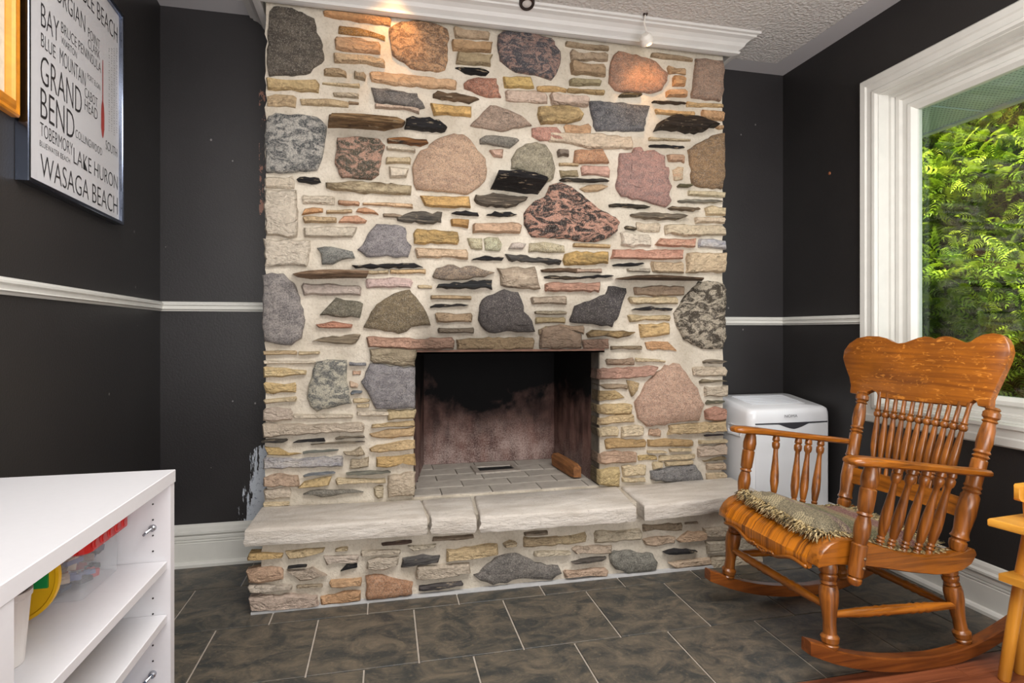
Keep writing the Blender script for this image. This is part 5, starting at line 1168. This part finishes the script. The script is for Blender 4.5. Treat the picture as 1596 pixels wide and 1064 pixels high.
tr0 = nd(nt, 'BsdfTransparent', {'Color': (1, 1, 1, 1)}); gl0 = nd(nt, 'BsdfGlossy', {'Roughness': .03, 'Color': (1, 1, 1, 1)}); fr0 = mth(nt, 'ADD', .03, mth(nt, 'MULTIPLY', mth(nt, 'POWER', nd(nt, 'LayerWeight', {'Blend': .5}).outputs['Facing'], 5.0), .6))
ms = nd(nt, 'MixShader', {0: fr0, 1: tr0.outputs[0], 2: gl0.outputs[0]}); nt.links.new(ms.outputs[0], nt.nodes['Material Output'].inputs[0]); M['pic_glass'] = m
M['frame_dark'] = plain('frame_dark_metal', (118, 126, 144), .16, metal=1.0)
frame(pic, s0, s1, z0, z1, [(0, .001), (0, .027), (.002, .029), (.010, .029), (.012, .026), (.012, .016), (.014, .001)], M['frame_dark'])
m, nt, b = newmat('poster_paper'); b.inputs['Base Color'].default_value = (*lin((216, 216, 219)), 1); b.inputs['Roughness'].default_value = .35; M['paper'] = m
bd = MB(); bd.add([WP(s0 + .01, .017, z0 + .01), WP(s1 - .01, .017, z0 + .01), WP(s1 - .01, .017, z1 - .01), WP(s0 + .01, .017, z1 - .01), WP(s0 + .01, .004, z0 + .01), WP(s1 - .01, .004, z0 + .01), WP(s1 - .01, .004, z1 - .01), WP(s0 + .01, .004, z1 - .01)], [(0,1,2,3),(4,7,6,5),(0,4,5,1),(1,5,6,2),(2,6,7,3),(3,7,4,0)])
pr = bd.build('print', M['paper'], pic)
ink = plain('poster_ink', (38, 36, 38), .5); redink = plain('poster_red', (172, 62, 54), .5)
Q = 2.8
def word(s, xl, yt, yb, xr, par=pr, mt=None, ref=None):
    r_ = xl if ref is None else ref
    _, zt = wallpt(r_ / Q, yt / Q, .018); _, zb = wallpt(r_ / Q, yb / Q, .018); a0, _ = wallpt(xl / Q, yt / Q, .018); a1_, _ = wallpt(xr / Q, yt / Q, .018)
    text_mesh('lettering', s, lambda a, b_: WP(a0 + (a1_ - a0) * a, .0178, zb + (zt - zb) * b_), mt or ink, par, thick=-.012)
word('SAUBLE BEACH', 292, 120, 190, 513, ref=513); word('GEORGIAN', 195, 68, 142, 372, ref=372); word('BAY', 180, 8, 110, 258)
word('BRUCE PENINSULA', 268, 92, 139, 441); word('WIARTON', 268, 156, 188, 336); word('POINT', 385, 118, 160, 436); word('CLARK', 385, 166, 206, 436)
word('BLUE', 180, 140, 200, 243); word('MOUNTAIN', 262, 208, 276, 374); word('GRAND', 178, 232, 360, 357); word('BEND', 178, 380, 510, 325)
word('PORT ELGIN', 382, 318, 342, 438); word('CABOT', 370, 378, 420, 426); word('HEAD', 370, 430, 478, 426)
word('TOBERMORY', 176, 530, 590, 318); word('BLUEWATER BEACH', 174, 610, 634, 306); word('COLLINGWOOD', 330, 562, 598, 446); word('LAKE HURON', 322, 642, 712, 514); word('WASAGA BEACH', 178, 668, 768, 514)
word('SOUTH', 462, 610, 650, 512)
rr_ = random.Random(8)
for cxp in (475, 486, 497, 508):
    yy0 = 210
    while yy0 < 590:
        ln_ = rr_.uniform(16, 44)
        if yy0 + ln_ < 596:
            a0, zt = wallpt(cxp / Q, yy0 / Q, .018); _, zb = wallpt(cxp / Q, (yy0 + ln_) / Q, .018); wd = .006
            mb = MB(); zz = zt
            while zz > zb + .004:
                hh_ = .0045; mb.add([WP(a0, .0178, zz), WP(a0 + wd * rr_.uniform(.6, 1.6), .0178, zz), WP(a0 + wd * rr_.uniform(.6, 1.6), .0178, zz - hh_ * .35), WP(a0, .0178, zz - hh_ * .35)], [(0, 3, 2, 1)]); zz -= hh_ * 1.7
            mb.build('small_print', ink, pr)
        yy0 += ln_ + 7
mb = MB(); pts = []
for py, wd in ((262,1.5),(300,2),(400,2),(440,2.5),(462,6),(500,8),(560,8),(592,4),(602,1)):
    a0, z_ = wallpt(449 / Q, py / Q, .018); pts.append((a0, z_, wd * .0016))
v = [WP(a_ - h, .0178, z_) for a_, z_, h in pts] + [WP(a_ + h, .0178, z_) for a_, z_, h in pts]; n = len(pts)
mb.add(v, [(i, i + 1, n + i + 1, n + i) for i in range(n - 1)]); mb.build('paddle_print', redink, pr)
gp = MB().add([WP(s0 + .012, .0215, z0 + .012), WP(s1 - .012, .0215, z0 + .012), WP(s1 - .012, .0215, z1 - .012), WP(s0 + .012, .0215, z1 - .012)], [(0, 1, 2, 3)]); gp.build('glass', M['pic_glass'], pic)
# gold frame
g1, gz = wallpt(33, 184, .02); g0 = g1 - .42
gpic = tag(empty('gold_framed_picture', WP((g0 + g1) / 2, 0, gz)), 'gilt wooden picture frame with a cream mat, cut by the left edge', 'picture')
M['gilt'] = plain('gilt_wood', (206, 132, 34), .35, metal=.15, nz=.15, nscale=40)
frame(gpic, g0, g1 - .001, gz, gz + .62, [(0, .001), (0, .016), (.004, .020), (.014, .016), (.020, .020), (.030, .024), (.036, .018), (.040, .008), (.040, .001)], M['gilt'])
MB().add([WP(g0 + .03, .006, gz + .03), WP(g1 - .03, .006, gz + .03), WP(g1 - .03, .006, gz + .59), WP(g0 + .03, .006, gz + .59)], [(0, 1, 2, 3)]).build('mat_board', plain('mat_cream', (214, 204, 182), .8, nz=.10, nscale=60), gpic)

# ------------------------------------------------------------------ white shelf unit
sh = tag(empty('shelf_unit', (-.64, .76, 0)), 'low white laminate shelf unit with open shelves, at the left edge', 'shelf unit')
XF, XBk, YE, ZT = -.4276, -.845, 1.312, .74
la = M['laminate']
def bx_(n, *a, parent=sh, mt=la): return rect_prism(n, a[0], a[1], a[2], a[3], a[4], a[5], mt, parent, .0012)
bx_('top', XBk, XF, .20, YE, ZT - .0255, ZT)
bx_('side_panel', XBk, XF - .002, YE - .022, YE - .001, 0, ZT - .026); bx_('side_panel', XBk, XF - .002, .744, .786, 0, ZT - .026); bx_('side_panel', XBk, XF - .002, .20, .222, 0, ZT - .026)
bx_('back_panel', XBk, XBk + .006, .222, YE - .022, .04, ZT - .026)
for (ya, yb) in ((.787, YE - .023), (.223, .743)):
    for zt in (.558, .449, .20): bx_('shelf', XBk + .007, XF - .008, ya, yb, zt - .016, zt)
    bx_('plinth', XF - .03, XF - .012, ya, yb, 0, .06)
M['chrome'] = plain('chrome_peg', (170, 172, 178), .25, metal=.9); blk2 = plain('peg_hole', (50, 46, 46), .9)
for z in (.628, .330):
    mb = MB(); mb.turned((-.462, YE - .022, z), (-.462, YE - .032, z), [(0, .007), (.7, .007), (1, .005)], 12); mb.tube([(-.462, YE - .030, z), (-.468, YE - .040, z - .004), (-.474, YE - .036, z - .010)], .003, 6); mb.build('shelf_peg', M['chrome'], sh)
mb = MB()
for x in (-.462, -.80):
    for k in range(20):
        z = .10 + .032 * k
        if abs(z - .628) > .012 and abs(z - .33) > .012: mb.turned((x, YE - .0215, z), (x, YE - .0235, z), [(0, .0018), (1, .0018)], 6)
mb.build('peg_hole', blk2, sh, kind='stuff')
# things on it
zs = .558
m, nt, b = newmat('clear_plastic'); b.inputs['Base Color'].default_value = (.82, .84, .88, 1); b.inputs['Roughness'].default_value = .12; b.inputs['Alpha'].default_value = .14; M['clear'] = m
bn = tag(empty('storage_bin', (-.64, 1.2, zs)), 'clear plastic storage bin of small toys with a red lid on the upper shelf', 'bin')
def shell(x0, x1, y0, y1, z0, z1, r, t, flare=.004):
    def rg(z, ins):
        pts = []
        for cx, cy, a0 in ((x1 - r, y1 - r, 0), (x0 + r, y1 - r, 90), (x0 + r, y0 + r, 180), (x1 - r, y0 + r, 270)):
            for k in range(4):
                a = math.radians(a0 + 30 * k); pts.append((cx + (r - ins) * math.cos(a), cy + (r - ins) * math.sin(a), z))
        return pts
    return MB().loft([rg(z0 + t, t), rg(z0, flare), rg(z1, 0), rg(z1, t), rg(z0 + t, t + .0005)], cap=False).add(rg(z0 + t * .5, flare), [tuple(range(16))])
shell(-.80, -.512, 1.128, 1.272, zs, zs + .084, .014, .002).build('tub', M['clear'], bn, smooth=False)
M['redlid'] = plain('red_plastic', (196, 36, 34), .3)
mb = MB(); mb.rbox(-.808, -.500, 1.118, 1.282, zs + .080, zs + .122, .016); lid = mb.build('lid', M['redlid'], bn)
for k in range(5):
    y = 1.14 + k * .028; MB().turned((-.500, y, zs + .098), (-.4965, y, zs + .098), [(0, .011), (.6, .010), (1, .007)], 14).build('rib', M['redlid'], lid)
tc = [(168, 36, 40), (60, 70, 90), (200, 200, 205), (120, 100, 90), (90, 100, 140), (40, 40, 44), (190, 170, 150)]
tm = [plain('toy_%d' % k, c, .5) for k, c in enumerate(tc)]
r9 = random.Random(4); tn = ['red', 'slate blue', 'pale grey', 'brown', 'blue-violet', 'black', 'beige']
me_ = bpy.data.meshes.new('toy_jumble'); jb = MB(); fm = []
for k in range(170):
    cx, cy, cz = r9.uniform(-.77, -.535), r9.uniform(1.148, 1.252), zs + .012 + r9.random() * .055
    Rm = Matrix.Rotation(r9.random() * 6, 3, 'Z') @ Matrix.Rotation(r9.uniform(-.6, .6), 3, 'X'); e = Vector((r9.uniform(.007, .016), r9.uniform(.004, .009), r9.uniform(.003, .007)))
    mb = MB(); mb.box(-e.x, e.x, -e.y, e.y, -e.z, e.z); mb.box(-e.x * .4, e.x * .4, -e.y * .5, e.y * .5, e.z, e.z * 1.7)
    jb.add([tuple(Rm @ Vector(p) + Vector((cx, cy, cz))) for p in mb.v], mb.f); fm += [k % 7] * len(mb.f)
o = jb.build('toy_pieces', tm[0]); [o.data.materials.append(q) for q in tm[1:]]; o.data.polygons.foreach_set('material_index', fm)
tag(o, 'jumble of small red, blue, grey and brown toy pieces inside the clear bin', 'toys', kind='stuff')
yl = tag(empty('yellow_lid', (-.588, 1.055, zs)), 'round yellow plastic lid standing on edge before the clear bin', 'lid')
c0 = Vector((-.588, 1.062, zs + .0765))
MB().turned(c0 + Vector((0, .006, 0)), c0 - Vector((.001, .006, 0)), [(0, .072), (.2, .076), (.8, .076), (.82, .071), (.6, .069), (.6, .0)], 40).build('disc', plain('yellow_plastic', (232, 178, 24), .4), yl)
gx0, gz0 = onY(52, 918, 1.052); gx1, gz1 = onY(74, 893, 1.052)
MB().box(gx0, gx1, 1.0515, 1.0575, gz0, gz1).build('sticker', plain('green_patch', (22, 138, 68), .45), yl)
cp = tag(empty('plastic_cup', (-.525, .945, zs)), 'tall translucent white plastic cup at the near end of the upper shelf', 'cup')
M['milky'] = plain('milky_plastic', (214, 208, 204), .35)
MB().turned((-.525, .935, zs), (-.522, .935, zs + .105), [(0, .0), (0, .022), (.02, .024), (.9, .029), (.93, .031), (1, .031), (1, .028), (.1, .022), (.1, 0)], 22).build('cup_body', M['milky'], cp)
# woven tray
hz = .449
m, nt, b = newmat('woven_straw'); P = nd(nt, 'TexCoord').outputs['Object']; ln_ = nd(nt, 'VectorMath', {0: P}, operation='LENGTH').outputs['Value']
wvv = mth(nt, 'SINE', mth(nt, 'MULTIPLY', ln_, 900.0)); n0 = noise(nt, P, 60, 3)
col = mix(nt, mth(nt, 'ADD', mth(nt, 'MULTIPLY', wvv, .35), mth(nt, 'MULTIPLY', n0, .9), clamp=True), lin((138, 98, 52)) + (1,), lin((212, 172, 112)) + (1,))
nt.links.new(col, b.inputs['Base Color']); b.inputs['Roughness'].default_value = .8; bump(nt, b, wvv, .002); M['straw'] = m
tr_ = tag(empty('woven_tray', (-.625, 1.125, hz)), 'round woven straw tray with a dark stitched rim on the second shelf', 'tray')
c0 = Vector((-.628, 1.125, hz)); Rm = Matrix.Rotation(math.radians(-9), 3, 'X') @ Matrix.Rotation(math.radians(4), 3, 'Y')
mb = MB(); rings = []
for r, z in ((.004, .010), (.06, .011), (.10, .014), (.132, .026), (.144, .040), (.146, .038), (.134, .022), (.10, .009), (.06, .006), (.004, .005)):
    rings.append([tuple(c0 + Vector((0, 0, .024)) + Rm @ Vector((r * math.cos(q), r * 1.02 * math.sin(q), z))) for q in [2 * math.pi * k / 40 for k in range(40)]])
o = mb.loft(rings).build('tray', M['straw'], tr_, smooth=True, loc=tuple(c0))
rb = plain('dark_rim_stitch', (58, 42, 40), .8)
for k in range(44):
    q0 = 2 * math.pi * k / 44; q1 = q0 + .075
    pts = [tuple(c0 + Vector((0, 0, .024)) + Rm @ Vector((.1455 * math.cos(q), .1484 * math.sin(q), .0395))) for q in (q0, (q0 + q1) / 2, q1)]
    MB().tube(pts, .0032, 5).build('rim_stitch', rb, tr_)
# crumpled blue bag low down
bb_ = tag(empty('plastic_bag', (-.57, 1.19, .20)), 'crumpled clear and blue plastic bag on the bottom shelf', 'bag')
m, nt, b = newmat('blue_plastic'); P = nd(nt, 'TexCoord').outputs['Object']
nt.links.new(ramp(nt, noise(nt, P, 16, 3), [(.35, lin((60, 110, 170))), (.5, lin((150, 182, 214))), (.7, lin((214, 220, 226)))]), b.inputs['Base Color']); b.inputs['Roughness'].default_value = .2; M['blue'] = m
mb = MB(); rings = []
for i in range(9):
    t = i / 8; R = .075 * math.sin(math.pi * (.12 + .80 * t)) ** .6
    rings.append([(-.565 + R * math.cos(q) * (1 + .25 * mnoise.noise(Vector((math.cos(q) * 2.2, math.sin(q) * 2.2, t * 4)))), 1.20 + R * .9 * math.sin(q) * (1 + .25 * mnoise.noise(Vector((math.cos(q) * 2, t * 5, math.sin(q) * 2)))), .2005 + .155 * t + (.012 * mnoise.noise(Vector((q, t * 3, 1))) if 0 < i else 0)) for q in [2 * math.pi * k / 26 for k in range(26)]])
mb.loft(rings).build('bag_body', M['blue'], bb_, smooth=True)
# bare copper-coloured plug left in the right wall
yy, zz = onX(1293, 270, XR)
tag(MB().turned((XR + .001, yy, zz), (XR - .005, yy, zz), [(0, .009), (.6, .008), (1, .005)], 7).build('wall_plug', plain('copper_chip', (150, 92, 60), .5, metal=.4)), 'tiny copper-coloured plug in the dark wall left of the window', 'wall plug')
